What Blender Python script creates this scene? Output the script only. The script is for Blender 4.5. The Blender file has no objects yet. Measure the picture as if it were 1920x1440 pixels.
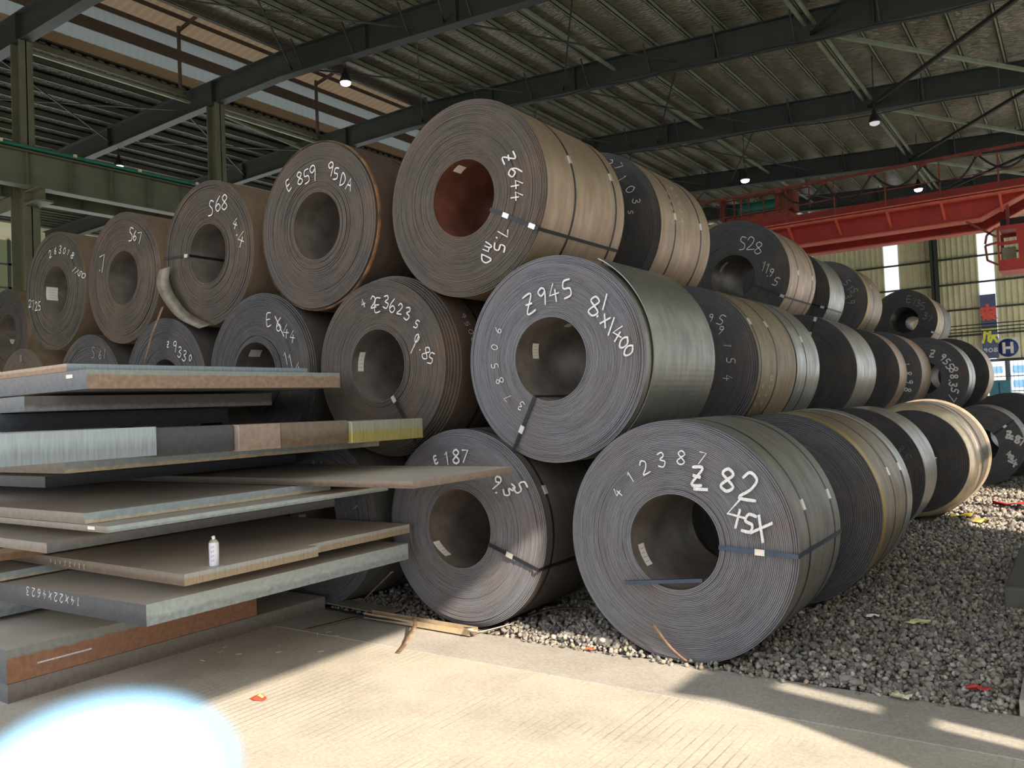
import bpy, bmesh, math, random
import numpy as np
from mathutils import Vector, Matrix
random.seed(7); rng = np.random.RandomState(7)
PI = math.pi
S = bpy.context.scene
COL = S.collection
# ------------------------------------------------------------------ camera
F_PX, YAW, PITCH, ROLL, EYE = 1535.19, 0.60930, 0.029599, 0.042342, 1.9859
_f = Vector((-math.sin(YAW), math.cos(YAW), 0)); _r = Vector((math.cos(YAW), math.sin(YAW), 0)); _u = Vector((0, 0, 1))
FW = _f * math.cos(PITCH) + _u * math.sin(PITCH); _u2 = _u * math.cos(PITCH) - _f * math.sin(PITCH)
RT = _r * math.cos(ROLL) - _u2 * math.sin(ROLL); UP = _u2 * math.cos(ROLL) + _r * math.sin(ROLL)
cam_d = bpy.data.cameras.new('camera'); cam = bpy.data.objects.new('camera', cam_d); COL.objects.link(cam)
cam.matrix_world = Matrix(((RT.x, UP.x, -FW.x, 0), (RT.y, UP.y, -FW.y, 0), (RT.z, UP.z, -FW.z, EYE), (0, 0, 0, 1)))
cam_d.sensor_width = 36; cam_d.lens = F_PX / 1920 * 36; cam_d.clip_start = 0.02; cam_d.clip_end = 400
cam_d.dof.use_dof = True; cam_d.dof.focus_distance = 8.0; cam_d.dof.aperture_fstop = 5.0
S.camera = cam
# ------------------------------------------------------------------ world, sun, exposure
W = bpy.data.worlds.new('sky'); S.world = W; W.use_nodes = True
wn = W.node_tree; bg = wn.nodes['Background']
sky = wn.nodes.new('ShaderNodeTexSky'); sky.sky_type = 'HOSEK_WILKIE'; sky.turbidity = 5.0; sky.ground_albedo = 0.4
SUN = Vector((1, -0.55, 0.73)).normalized(); sky.sun_direction = SUN
mixw = wn.nodes.new('ShaderNodeMix'); mixw.data_type = 'RGBA'; mixw.inputs[0].default_value = 0.80
wn.links.new(sky.outputs[0], mixw.inputs[6]); mixw.inputs[7].default_value = (0.86, 0.89, 0.95, 1)
wn.links.new(mixw.outputs[2], bg.inputs[0]); bg.inputs[1].default_value = 2.0
sl = bpy.data.lights.new('sun', 'SUN'); sl.energy = 8.8; sl.color = (1.0, 0.86, 0.69); sl.angle = 0.012
so = bpy.data.objects.new('sun', sl); COL.objects.link(so); so.rotation_euler = SUN.to_track_quat('Z', 'Y').to_euler()
S.view_settings.view_transform = 'Standard'; S.view_settings.look = 'None'; S.view_settings.gamma = 1
S.view_settings.use_curve_mapping = False; S.view_settings.exposure = 0.47

# ------------------------------------------------------------------ helpers
def ray(u, v): return FW + RT * ((u - 960) / F_PX) + UP * ((720 - v) / F_PX)
def on_y(u, v, y): d = ray(u, v); t = y / d.y; return Vector((d.x * t, y, EYE + d.z * t))
def on_x(u, v, x): d = ray(u, v); t = x / d.x; return Vector((x, d.y * t, EYE + d.z * t))
def on_z(u, v, z): d = ray(u, v); t = (z - EYE) / d.z; return Vector((d.x * t, d.y * t, z))

def srgb(r, g, b): return tuple(((c / 255 + 0.055) / 1.055) ** 2.4 if c > 10 else c / 255 / 12.92 for c in (r, g, b)) + (1,)
class NT:
    def __init__(s, name):
        s.m = bpy.data.materials.new(name); s.m.use_nodes = True; s.t = s.m.node_tree
        s.b = s.t.nodes['Principled BSDF']; s.out = s.t.nodes['Material Output']
    def n(s, typ, **kw):
        n = s.t.nodes.new(typ)
        for k, v in kw.items(): setattr(n, k, v)
        return n
    def l(s, a, b): s.t.links.new(a, b)
    def coord(s, kind='Object', scale=(1, 1, 1)):
        tc = s.n('ShaderNodeTexCoord'); mp = s.n('ShaderNodeMapping'); mp.inputs['Scale'].default_value = scale
        s.l(tc.outputs[kind], mp.inputs[0]); return mp.outputs[0]
    def noise(s, vec, scale, detail=4, rough=0.6):
        n = s.n('ShaderNodeTexNoise'); n.inputs['Scale'].default_value = scale; n.inputs['Detail'].default_value = detail
        n.inputs['Roughness'].default_value = rough; s.l(vec, n.inputs['Vector']); return n.outputs[0]
    def ramp(s, fac, stops):
        r = s.n('ShaderNodeValToRGB'); e = r.color_ramp.elements
        while len(e) < len(stops): e.new(0.5)
        for el, (p, c) in zip(e, stops): el.position = p; el.color = c if len(c) == 4 else tuple(c) + (1,)
        s.l(fac, r.inputs[0]); return r.outputs[0]
    def mix(s, fac, a, b, mode='MIX'):
        m = s.n('ShaderNodeMix'); m.data_type = 'RGBA'; m.blend_type = mode
        for inp, val in ((m.inputs[0], fac), (m.inputs[6], a), (m.inputs[7], b)):
            if hasattr(val, 'type') and hasattr(val, 'links'): s.l(val, inp)
            else: inp.default_value = val
        return m.outputs[2]
    def bump(s, h, strength=0.3, dist=0.01):
        b = s.n('ShaderNodeBump'); b.inputs['Strength'].default_value = strength; b.inputs['Distance'].default_value = dist
        s.l(h, b.inputs['Height']); s.l(b.outputs[0], s.b.inputs['Normal'])
    def fin(s, col, rough=0.6, metal=0.0):
        if hasattr(col, 'links'): s.l(col, s.b.inputs['Base Color'])
        else: s.b.inputs['Base Color'].default_value = col
        if hasattr(rough, 'links'): s.l(rough, s.b.inputs['Roughness'])
        else: s.b.inputs['Roughness'].default_value = rough
        s.b.inputs['Metallic'].default_value = metal; return s.m
_mc = {}
def flat(name, c, rough=0.6, metal=0.0, var=0.12, scale=6):
    if name in _mc: return _mc[name]
    t = NT(name); c = srgb(*c) if max(c) > 1 else tuple(c) + (1,)
    nz = t.noise(t.coord(), scale, 5)
    dark = tuple(x * (1 - var * 2) for x in c[:3]) + (1,); lite = tuple(min(1, x * (1 + var)) for x in c[:3]) + (1,)
    _mc[name] = t.fin(t.ramp(nz, [(0.3, dark), (0.7, lite)]), rough, metal); return _mc[name]
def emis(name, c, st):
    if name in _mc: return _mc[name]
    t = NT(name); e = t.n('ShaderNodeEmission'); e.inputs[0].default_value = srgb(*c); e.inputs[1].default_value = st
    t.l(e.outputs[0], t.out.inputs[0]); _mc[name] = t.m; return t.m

def link(name, me, mats, parent=None, label=None, cat=None, group=None, kind=None, loc=None, rot=None):
    o = bpy.data.objects.new(name, me); COL.objects.link(o)
    if me is not None and not me.materials:
        for m in (mats if isinstance(mats, (list, tuple)) else [mats]): me.materials.append(m)
    if parent: o.parent = parent
    if loc: o.location = loc
    if rot: o.rotation_euler = rot
    for k, v in (('label', label), ('category', cat), ('group', group), ('kind', kind)):
        if v: o[k] = v
    return o
def thing(name, label, cat, loc=(0, 0, 0), group=None, rot=None): return link(name, None, None, None, label, cat, group, None, loc, rot)
class MB:
    def __init__(s): s.v = []; s.f = []; s.mi = []; s.sm = []
    def add(s, vs, fs, mi=0, smooth=False):
        b = len(s.v); s.v += [tuple(v) for v in vs]; s.f += [tuple(i + b for i in f) for f in fs]
        s.mi += [mi] * len(fs); s.sm += [smooth] * len(fs); return s
    def box(s, a, b, mi=0):
        (x0, y0, z0), (x1, y1, z1) = [tuple(map(min, a, b)), tuple(map(max, a, b))]
        vs = [(x0, y0, z0), (x1, y0, z0), (x1, y1, z0), (x0, y1, z0), (x0, y0, z1), (x1, y0, z1), (x1, y1, z1), (x0, y1, z1)]
        return s.add(vs, [(0, 3, 2, 1), (4, 5, 6, 7), (0, 1, 5, 4), (1, 2, 6, 5), (2, 3, 7, 6), (3, 0, 4, 7)], mi)
    def bar(s, p, q, w, h, mi=0, up=Vector((0, 0, 1))):
        p, q = Vector(p), Vector(q); d = (q - p).normalized(); a = d.cross(up)
        if a.length < 1e-4: a = d.cross(Vector((1, 0, 0)))
        a.normalize(); b = a.cross(d); a = a * w / 2; b = b * h / 2
        vs = [p - a - b, p + a - b, p + a + b, p - a + b, q - a - b, q + a - b, q + a + b, q - a + b]
        return s.add(vs, [(0, 1, 2, 3), (7, 6, 5, 4), (4, 5, 1, 0), (5, 6, 2, 1), (6, 7, 3, 2), (7, 4, 0, 3)], mi)
    def tube(s, pts, r, n=8, mi=0):
        pts = [Vector(p) for p in pts]; rings = []
        for i, p in enumerate(pts):
            d = (pts[min(i + 1, len(pts) - 1)] - pts[max(i - 1, 0)]).normalized()
            a = d.cross(Vector((0.123, 0.2, 1))).normalized(); b = d.cross(a)
            rr = r[i] if isinstance(r, (list, tuple)) else r
            rings.append([p + (a * math.cos(t) + b * math.sin(t)) * rr for t in [2 * PI * k / n for k in range(n)]])
        vs = [v for rg in rings for v in rg]; fs = []
        for i in range(len(pts) - 1):
            for k in range(n): fs.append((i * n + k, i * n + (k + 1) % n, (i + 1) * n + (k + 1) % n, (i + 1) * n + k))
        s.add(vs, fs, mi, True); L = (len(pts) - 1) * n
        return s.add(vs[:n] + vs[L:], [tuple(range(n))[::-1], tuple(range(n, 2 * n))], mi)
    def prism(s, poly, z0, z1, mi=(0, 0, 0)):
        """poly ccw [(x,y)], z0/z1 numbers"""
        n = len(poly); vs = [(x, y, z0) for x, y in poly] + [(x, y, z1) for x, y in poly]
        s.add(vs, [tuple(range(n))[::-1]], mi[0]); s.add(vs, [tuple(range(n, 2 * n))], mi[0])
        for i in range(n):
            j = (i + 1) % n; dx, dy = poly[j][0] - poly[i][0], poly[j][1] - poly[i][1]
            s.add([vs[i], vs[j], vs[j + n], vs[i + n]], [(0, 1, 2, 3)], mi[1] if abs(dy) > abs(dx) else mi[2])
        return s
    def lathe(s, prof, n, axis='z', mi=0, smooth=True, close=False):
        vs = []
        for r, h in prof:
            for k in range(n):
                a = 2 * PI * k / n
                vs.append((r * math.cos(a), r * math.sin(a), h) if axis == 'z' else (r * math.cos(a), h, r * math.sin(a)))
        fs = []
        for i in range(len(prof) - 1):
            for k in range(n):
                q = (i * n + k, i * n + (k + 1) % n, (i + 1) * n + (k + 1) % n, (i + 1) * n + k)
                fs.append(q if axis == 'z' else q[::-1])
        return s.add(vs, fs, mi, smooth)
    def mesh(s, name):
        me = bpy.data.meshes.new(name); me.from_pydata(s.v, [], s.f)
        me.polygons.foreach_set('material_index', s.mi); me.polygons.foreach_set('use_smooth', s.sm); me.update(); return me
    def obj(s, name, mats, parent=None, **kw): return link(name, s.mesh(name), mats, parent, **kw)
def bevel(o, w=0.004, seg=2):
    m = o.modifiers.new('bevel', 'BEVEL'); m.width = w; m.segments = seg; m.limit_method = 'ANGLE'; m.angle_limit = 0.6; return o

# ------------------------------------------------------------------ materials
def m_concrete(name, base, grooves):
    t = NT(name); c = t.coord(); n1 = t.noise(c, 1.3, 6, 0.65); n2 = t.noise(c, 40, 3)
    col = t.ramp(n1, [(0.3, srgb(*[x * 0.86 for x in base])), (0.55, srgb(*base)), (0.75, srgb(*[min(255, x * 1.07) for x in base]))])
    col = t.mix(0.12, col, t.ramp(n2, [(0.3, (0.1, 0.1, 0.1, 1)), (0.7, (0.9, 0.88, 0.82, 1))]))
    sp = t.noise(c, 170, 1); col = t.mix(0.7, col, t.ramp(sp, [(0.28, (0.25, 0.24, 0.22, 1)), (0.36, (1, 1, 1, 1))]), 'MULTIPLY')
    if grooves:
        w = t.n('ShaderNodeTexWave'); w.bands_direction = 'X'; w.inputs['Scale'].default_value = 4.6; w.inputs['Distortion'].default_value = 0.4
        w.inputs['Detail'].default_value = 1; t.l(c, w.inputs[0]); g = t.ramp(w.outputs[0], [(0.0, (0.0,) * 3), (0.12, (1,) * 3)])
        fine = t.noise(t.coord(scale=(60, 2.2, 1)), 1.0, 3)
        msk = t.ramp(t.noise(c, 0.9, 3), [(0.45, (1,) * 3), (0.6, (0.25,) * 3)])
        gg = t.mix(msk, g, (1, 1, 1, 1)); hh = t.mix(0.35, gg, fine)
        col = t.mix(0.42, col, gg, 'MULTIPLY'); t.bump(hh, 0.5, 0.006)
    else: t.bump(n2, 0.15, 0.004)
    return t.fin(col, 0.9)
M_floor = m_concrete('concrete_grooved', (166, 158, 144), True)
M_kerb = m_concrete('concrete_smooth', (150, 145, 136), False)
def m_coilface(name, c, rust=0.0):
    t = NT(name); tc = t.n('ShaderNodeTexCoord'); sp = t.n('ShaderNodeSeparateXYZ'); t.l(tc.outputs['Object'], sp.inputs[0])
    def mt(op, a, b=None):
        m = t.n('ShaderNodeMath'); m.operation = op
        for i, v in enumerate((a, b)):
            if v is None: continue
            if hasattr(v, 'links'): t.l(v, m.inputs[i])
            else: m.inputs[i].default_value = v
        return m.outputs[0]
    r = mt('SQRT', mt('ADD', mt('MULTIPLY', sp.outputs[0], sp.outputs[0]), mt('MULTIPLY', sp.outputs[2], sp.outputs[2])))
    a = mt('ARCTAN2', sp.outputs[2], sp.outputs[0]); ob = t.n('ShaderNodeObjectInfo')
    cb = t.n('ShaderNodeCombineXYZ'); t.l(mt('MULTIPLY', r, 150), cb.inputs[0]); t.l(mt('MULTIPLY', a, 3.2), cb.inputs[1]); t.l(mt('MULTIPLY', ob.outputs['Random'], 90), cb.inputs[2])
    cb2 = t.n('ShaderNodeCombineXYZ'); t.l(mt('MULTIPLY', r, 24), cb2.inputs[0]); t.l(mt('MULTIPLY', a, 0.6), cb2.inputs[1]); t.l(mt('MULTIPLY', ob.outputs['Random'], 50), cb2.inputs[2])
    n1 = t.noise(cb.outputs[0], 1.0, 3); n2 = t.noise(cb2.outputs[0], 1.0, 3); n3 = t.noise(t.coord(), 2.0, 4)
    c = srgb(*c); k = lambda f: tuple(x * f for x in c[:3]) + (1,)
    col = t.ramp(n2, [(0.3, k(0.86)), (0.7, k(1.14))])
    col = t.mix(0.75, col, t.ramp(n1, [(0.36, (0.6,) * 3), (0.52, (1,) * 3)]), 'MULTIPLY')
    col = t.mix(t.ramp(n3, [(0.45, (0,) * 3), (0.75, (0.35 + rust * 0.5,) * 3)]), col, srgb(118, 92, 72))
    t.bump(n1, 0.25, 0.002); return t.fin(col, t.ramp(n1, [(0.3, (0.75,) * 3), (0.7, (0.5,) * 3)]), 0.25)
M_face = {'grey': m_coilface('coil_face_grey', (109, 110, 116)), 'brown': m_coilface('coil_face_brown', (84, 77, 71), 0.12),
          'dark': m_coilface('coil_face_dark', (82, 83, 87)), 'black': m_coilface('coil_face_black', (66, 67, 69)), 'shade': m_coilface('coil_face_olive_shaded', (66, 65, 58)), 'umber': m_coilface('coil_face_umber_shaded', (74, 67, 60), 0.2), 'slate': m_coilface('coil_face_slate_shaded', (70, 70, 71))}  # olive, umber and slate: dimmer light on the left coils painted into the colour
def m_barrel(name, c, c2, metal=0.65, rough=0.36, rustband=False, split=0.0):
    t = NT(name); c1 = t.coord(scale=(1.2, 14, 1.2)); n1 = t.noise(c1, 1.0, 5); n2 = t.noise(t.coord(scale=(1, 3, 1)), 3.0, 5)
    col = t.ramp(n1, [(0.3, srgb(*[x * 0.9 for x in c])), (0.7, srgb(*c))])
    col = t.mix(t.ramp(n2, [(0.42, (0,) * 3), (0.7, (0.7,) * 3)]), col, srgb(*c2))
    if rustband:
        sp = t.n('ShaderNodeSeparateXYZ'); t.l(t.coord(), sp.inputs[0])
        col = t.mix(t.ramp(sp.outputs[1], [(0.0, (0.9,) * 3), (0.13, (0.85,) * 3), (0.22, (0.0,) * 3)]), col, srgb(172, 142, 52))
    t.bump(n1, 0.08, 0.01)
    return t.fin(col, t.ramp(n2, [(0.3, (rough,) * 3), (0.7, (min(1, rough + 0.22),) * 3)]), metal)
M_bar = {'tan': m_barrel('coil_barrel_tan', (178, 156, 134), (152, 127, 104)),
         'steel': m_barrel('coil_barrel_steel', (160, 160, 152), (120, 120, 118), 0.75, 0.28),
         'grey': m_barrel('coil_barrel_grey', (128, 126, 120), (104, 100, 94), 0.45, 0.42),
         'rust': m_barrel('coil_barrel_rust', (142, 128, 104), (122, 98, 74), 0.4, 0.42),
         'gold': m_barrel('coil_barrel_gold', (154, 138, 116), (132, 116, 96), 0.5, 0.38, True),
         'bronze': m_barrel('coil_barrel_bronze', (136, 123, 104), (114, 101, 84), 0.5, 0.36, True),
         'brown': m_barrel('coil_barrel_brown', (112, 97, 88), (96, 72, 60), 0.5, 0.42),
         'dark': m_barrel('coil_barrel_dark', (104, 98, 92), (84, 74, 66), 0.45, 0.45)}
M_bore = flat('coil_bore_steel', (128, 119, 112), 0.42, 0.35, 0.25, 3)
M_borer = flat('coil_bore_red_rust', (122, 76, 62), 0.55, 0.3, 0.25, 3)
M_strap = flat('strap_black_steel', (34, 36, 42), 0.4, 0.3)
M_strapb = flat('strap_blue_steel', (62, 76, 96), 0.35, 0.6)
M_seal = flat('seal_bright_steel', (215, 212, 205), 0.3, 0.6)
M_chalk = flat('white_paint', (214, 214, 214), 0.8, 0, 0.18, 60)
M_chalkd = flat('faded_paint', (150, 150, 150), 0.85, 0, 0.3, 60)
M_paper = flat('paper', (226, 220, 208), 0.8, 0, 0.03)
M_ink = flat('paper_print', (120, 116, 110), 0.8)
M_green = flat('painted_steel_olive', (106, 108, 88), 0.6, 0, 0.1, 2)
M_dkgreen = flat('painted_steel_dark', (54, 59, 54), 0.6, 0, 0.1, 2)
M_purlin = flat('purlin_steel', (138, 144, 122), 0.55, 0.1, 0.12, 2)
M_red = flat('crane_red', (166, 44, 30), 0.5, 0, 0.12, 1.5)
M_redd = flat('crane_red_old', (128, 58, 44), 0.7, 0, 0.2, 4)
M_cable = flat('black_cable', (28, 28, 30), 0.6)
M_rust = flat('rusty_strap_steel', (132, 108, 86), 0.6, 0.3, 0.25, 12)
M_teal = flat('green_motor_paint', (34, 110, 92), 0.5)
def m_foil(name, c0, c1, lo):
    t = NT(name); n = t.noise(t.coord(scale=(1.6, 6.0, 1)), 2.4, 3, 0.7)
    v = t.n('ShaderNodeTexVoronoi'); v.feature = 'DISTANCE_TO_EDGE'; v.inputs['Scale'].default_value = 2.6; t.l(t.coord(scale=(1.0, 2.2, 1)), v.inputs['Vector'])
    h = t.mix(0.35, n, v.outputs[0]); t.bump(h, 1.0, 0.22)
    n2 = t.noise(t.coord(), 0.35, 3); col = t.ramp(n2, [(0.35, srgb(*c0)), (0.65, srgb(*c1))])
    col = t.mix(0.8, col, t.ramp(n, [(0.36, (lo,) * 3), (0.6, (1,) * 3)]), 'MULTIPLY')  # crinkle sparkle painted into the foil colour along with the bump
    return t.fin(col, 0.3, 0.6)
M_foil = m_foil('roof_foil_insulation', (172, 167, 148), (212, 204, 186), 0.4); M_foilshade = m_foil('shaded_roof_foil', (80, 76, 68), (98, 93, 83), 0.5)  # second, darker foil has the left bay's shade painted into its colour
def m_trans(name, c, tr=0.5):
    t = NT(name); b = t.n('ShaderNodeBsdfTranslucent'); b.inputs[0].default_value = srgb(*c); d = t.n('ShaderNodeBsdfDiffuse'); d.inputs[0].default_value = srgb(*c)
    m = t.n('ShaderNodeMixShader'); m.inputs[0].default_value = 1 - tr; t.l(b.outputs[0], m.inputs[1]); t.l(d.outputs[0], m.inputs[2]); t.l(m.outputs[0], t.out.inputs[0]); return t.m
M_fillsheet = m_trans('fill_light_sheet', (214, 222, 220), 0.55)
M_tansheet = m_trans('tan_translucent_sheet', (142, 126, 104), 0.16); M_vtrans = m_trans('vent_translucent_sheet', (150, 160, 156), 0.36)
M_wall = flat('corrugated_wall_sheet', (226, 219, 178), 0.6, 0, 0.08, 1)

# ------------------------------------------------------------------ ground
KY = 5.80     # concrete / gravel edge
b = MB(); b.box((-30, -14, -0.3), (9, 5.12, 0)); b.obj('floor', M_floor, kind='structure', label='pale sunlit concrete floor scored with fine broom grooves')
b = MB(); b.box((-30, 5.125, -0.3), (9, KY, 0.004)); bevel(b.obj('trim_1', M_kerb, kind='structure', label='smooth concrete kerb strip along the edge of the gravel'), 0.006)
b = MB(); b.box((-0.42, KY + 0.005, -0.3), (3.2, 52, 0.10)); b.obj('trim_2', M_kerb, kind='structure', label='low concrete plinth along the right edge of the gravel')
t = NT('gravel_ground'); c = t.coord(); v = t.n('ShaderNodeTexVoronoi'); v.inputs['Scale'].default_value = 24; t.l(c, v.inputs['Vector'])
col = t.mix(0.55, t.ramp(t.noise(c, 3, 5), [(0.3, srgb(92, 82, 70)), (0.7, srgb(140, 128, 110))]), v.outputs['Color'], 'MULTIPLY')
col = t.mix(0.6, col, srgb(118, 108, 94)); t.bump(v.outputs['Distance'], 0.9, 0.03); M_gravel = t.fin(col, 0.95)
nx, ny = 70, 160
vs = []; fs = []
for j in range(ny + 1):
    for i in range(nx + 1):
        x = -30 + 29.58 * (i / nx) ** 0.6; y = KY + 46.2 * (j / ny) ** 1.8
        vs.append((x, y, -0.03 + 0.016 * math.sin(x * 5.1 + y * 2) * math.sin(y * 4.3) + 0.012 * rng.rand()))
for j in range(ny):
    for i in range(nx): a = j * (nx + 1) + i; fs.append((a, a + 1, a + nx + 2, a + nx + 1))
gm = MB().add(vs, fs, 0, True).mesh('gravel_bed')
gravel = link('gravel_bed', gm, M_gravel, kind='structure', label='grey crushed stone bed under the coils')
# stones
M_st = [flat('stone_grey', (134, 130, 124), 0.9, 0, 0.15, 30), flat('stone_tan', (146, 134, 118), 0.9, 0, 0.15, 30), flat('stone_dark', (108, 103, 99), 0.9, 0, 0.15, 30), flat('stone_pale', (168, 164, 156), 0.9, 0, 0.1, 30)]
bm = bmesh.new(); bmesh.ops.create_icosphere(bm, subdivisions=1, radius=1); ICO = np.array([v.co[:] for v in bm.verts]); IF = np.array([[v.index for v in f.verts] for f in bm.faces]); bm.free()
def stone_shape():
    s = ICO * (0.75 + 0.5 * rng.rand(len(ICO), 1)); s = s * np.array([1.0, 0.6 + 0.4 * rng.rand(), 0.45 + 0.35 * rng.rand()])
    for _ in range(3):
        d = rng.randn(3); d /= np.linalg.norm(d); h = s @ d; s = s - np.outer(np.maximum(h - 0.5, 0), d)
    return s
SH = [stone_shape() for _ in range(14)]
def zone(n, x0, x1, y0, y1, r0, r1, zlo=0.0, heap=0):
    out = []
    while len(out) < n:
        x = rng.uniform(x0, x1); y = rng.uniform(y0, y1)
        if any(abs(x - cx) < 0.30 and yy < y < ye for cx, yy, ye in FOOT): continue
        r = rng.uniform(r0, r1) * (1.5 if rng.rand() < 0.06 else 1)
        out.append((x, y, zlo + rng.uniform(-0.02, 0.022) + heap * rng.rand(), r))
    return out
FOOT = [(-2.6, 5.85, 7.1), (-2.45, 7.8, 9.4), (-4.76, 5.85, 7.3), (-6.78, 5.85, 7.3), (-2.6, 11.5, 12.6), (-2.25, 13.7, 15.7)]
stones = zone(9500, -4.2, -0.45, KY + 0.02, 8.6, 0.016, 0.034) + zone(3200, -8.5, -4.2, KY + 0.05, 7.6, 0.018, 0.034) + zone(8000, -4.0, -0.45, 8.6, 13, 0.02, 0.04) + zone(6500, -3.5, -0.45, 13, 21, 0.03, 0.05)
stones += zone(260, -4.0, -0.5, KY - 0.07, KY + 0.05, 0.012, 0.028, 0.02)
stones += zone(700, -3.75, -3.0, KY + 0.0, KY + 0.5, 0.018, 0.036, 0.03, 0.05) + zone(500, -2.1, -1.3, KY + 0.03, KY + 0.7, 0.018, 0.036, 0.03, 0.05)
stones = np.array(stones); dd = stones[:, 3] / np.hypot(stones[:, 0], stones[:, 1]); order = np.argsort(-dd * (stones[:, 2] > 0)); stones = stones[order]
def rotm():
    q = rng.randn(4); q /= np.linalg.norm(q); w, x, y, z = q
    return np.array([[1 - 2 * (y * y + z * z), 2 * (x * y - z * w), 2 * (x * z + y * w)], [2 * (x * y + z * w), 1 - 2 * (x * x + z * z), 2 * (y * z - x * w)], [2 * (x * z - y * w), 2 * (y * z + x * w), 1 - 2 * (x * x + y * y)]])
sm = []
for k in range(12):
    me = MB().add(SH[k].tolist(), IF.tolist()).mesh('stone'); me.materials.append(M_st[[0, 0, 1, 2, 0, 3, 2, 1, 0, 2, 0, 1][k]]); sm.append(me)
for i in range(290):
    x, y, z, r = stones[i]; o = link('stone', sm[i % 12], None, gravel, loc=(x, y, z + 0.004)); o.scale = (r, r, r); o.rotation_euler = (rng.rand() * 0.7, rng.rand() * 0.7, rng.rand() * 6.3)
V = []; FF = []; MI = []; nb = 0
for i in range(290, len(stones)):
    x, y, z, r = stones[i]; V.append((SH[rng.randint(14)] * r) @ rotm() + np.array([x, y, z])); FF.append(IF + nb); MI += [int(rng.choice([0, 0, 0, 1, 1, 2, 2, 2, 3], 1)[0])] * len(IF); nb += len(ICO)
V = np.concatenate(V); FF = np.concatenate(FF); me = bpy.data.meshes.new('loose_stones'); me.vertices.add(len(V)); me.vertices.foreach_set('co', V.ravel())
me.loops.add(FF.size); me.loops.foreach_set('vertex_index', FF.ravel().astype(np.int32)); me.polygons.add(len(FF)); me.polygons.foreach_set('loop_start', np.arange(0, FF.size, 3, dtype=np.int32)); me.polygons.foreach_set('loop_total', np.full(len(FF), 3, dtype=np.int32))
me.polygons.foreach_set('material_index', np.array(MI, dtype=np.int32)); me.update(calc_edges=True)
link('loose_stones', me, M_st, gravel, kind='stuff')

# ------------------------------------------------------------------ hall structure
def zt(x): return 13.4 if x < -20 else 13.4 - 0.065 * (x + 20)
def zr(x): return zt(x) - 0.012 * max(0, -25 - x)
RY = [4.6, 10.75, 16.9, 23.0, 30.2, 38.4, 46.0]
RX = [-48, -40, -32, -25, -20, -12, -4, 3.2]
def ibeam(b, p, q, w, h, tf=0.03, tw=0.03):
    p, q = Vector(p), Vector(q)
    b.bar(p + Vector((0, 0, -tf / 2)), q + Vector((0, 0, -tf / 2)), w, tf); b.bar(p + Vector((0, 0, -h + tf / 2)), q + Vector((0, 0, -h + tf / 2)), w, tf)
    b.bar(p + Vector((0, 0, -h / 2)), q + Vector((0, 0, -h / 2)), tw, h - 2 * tf)
for k, y in enumerate(RY):
    r = link('ceiling_rafter', None, None, kind='structure'); r.location = (0, y, 0)
    for i in range(len(RX) - 1):
        b = MB(); ibeam(b, (RX[i], 0, zr(RX[i])), (RX[i + 1], 0, zr(RX[i + 1])), 0.32, 0.8); b.obj('beam', M_dkgreen, r)
    for x in (-30, -23.5, -16.3, -13, -8.3, -4, -0.5):
        b = MB(); b.box((x - 0.02, -0.16, zr(x) - 0.77), (x + 0.02, 0.16, zr(x) - 0.03)); b.obj('stiffener', M_dkgreen, r)
    # fly braces down from every second purlin
    for j in range(9):
        x = -19 + 2.16 * j
        for s in (1, -1): b = MB(); b.bar((x + 0.02, s * 0.55, zt(x) + 0.02), (x + 0.02, s * 0.12, zt(x) - 0.72), 0.04, 0.04); b.obj('fly_brace', M_dkgreen, r)
roof = link('ceiling', None, None, kind='structure')
for nm, x0, x1 in (('left', -48.3, -25.1), ('right', -20, 3.2)):
    n = max(1, int((x1 - x0) / 1.08)); b = MB()
    y0, y1 = -0.8, 52.3
    xs = [x0, x1] if nm == 'right' else [x0, -25.1]
    vs = []
    for x in xs:
        for y in (y0, y1): vs += [(x, y, zr(x) + 0.24), (x, y, zr(x) + 0.30)]
    b.add(vs, [(0, 4, 6, 2), (1, 3, 7, 5), (0, 1, 5, 4), (2, 6, 7, 3), (0, 2, 3, 1), (4, 5, 7, 6)][:6]); b.obj('roof_sheet', M_foil if nm == 'right' else M_foilshade, roof)
px = [-19.9 + 1.08 * i for i in range(22)] + [-25.25 - 1.08 * i for i in range(21)]
for x in px:
    z = zr(x)
    b = MB(); b.box((x - 0.01, -0.8, z), (x + 0.01, 52, z + 0.24)); b.box((x - 0.01, -0.8, z), (x + 0.085, 52, z + 0.02)); b.box((x - 0.085, -0.8, z + 0.22), (x + 0.01, 52, z + 0.24))
    b.box((x + 0.065, -0.8, z), (x + 0.085, 52, z + 0.04)); b.obj('purlin', M_purlin if x > -22 else M_green, roof)  # left purlins coloured darker to paint in the shade of that bay
# ridge monitor over the opening x -25.1 .. -20
mon = link('trim_3', None, None, kind='structure', label='raised ridge vent with tan panels and translucent strips')
def strip(nm, z0, z1, mat, x=-25.25, amp=0.0):
    b = MB(); n = 400; ya, yb = -2, 52
    if amp:
        vs = []; fs = []
        for i in range(n + 1):
            y = ya + (yb - ya) * i / n; d = amp if (i // 1) % 2 else 0
            vs += [(x + d, y, z0), (x + d, y, z1)]
        for i in range(n): fs.append((2 * i, 2 * i + 1, 2 * i + 3, 2 * i + 2))
        b.add(vs, fs)
    else: b.box((x - 0.03, ya, z0), (x, yb, z1))
    return b.obj(nm, mat, mon)
M_tan = m_trans('vent_tan_panel', (166, 148, 122), 0.2); M_vbeam = flat('vent_beam_brown', (92, 78, 70), 0.6)
strip('gutter', 13.30, 13.50, M_green, -25.08); strip('tan_panel', 13.52, 14.12, M_tan); strip('translucent_strip', 14.10, 14.56, M_vtrans, amp=0.04)
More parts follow.
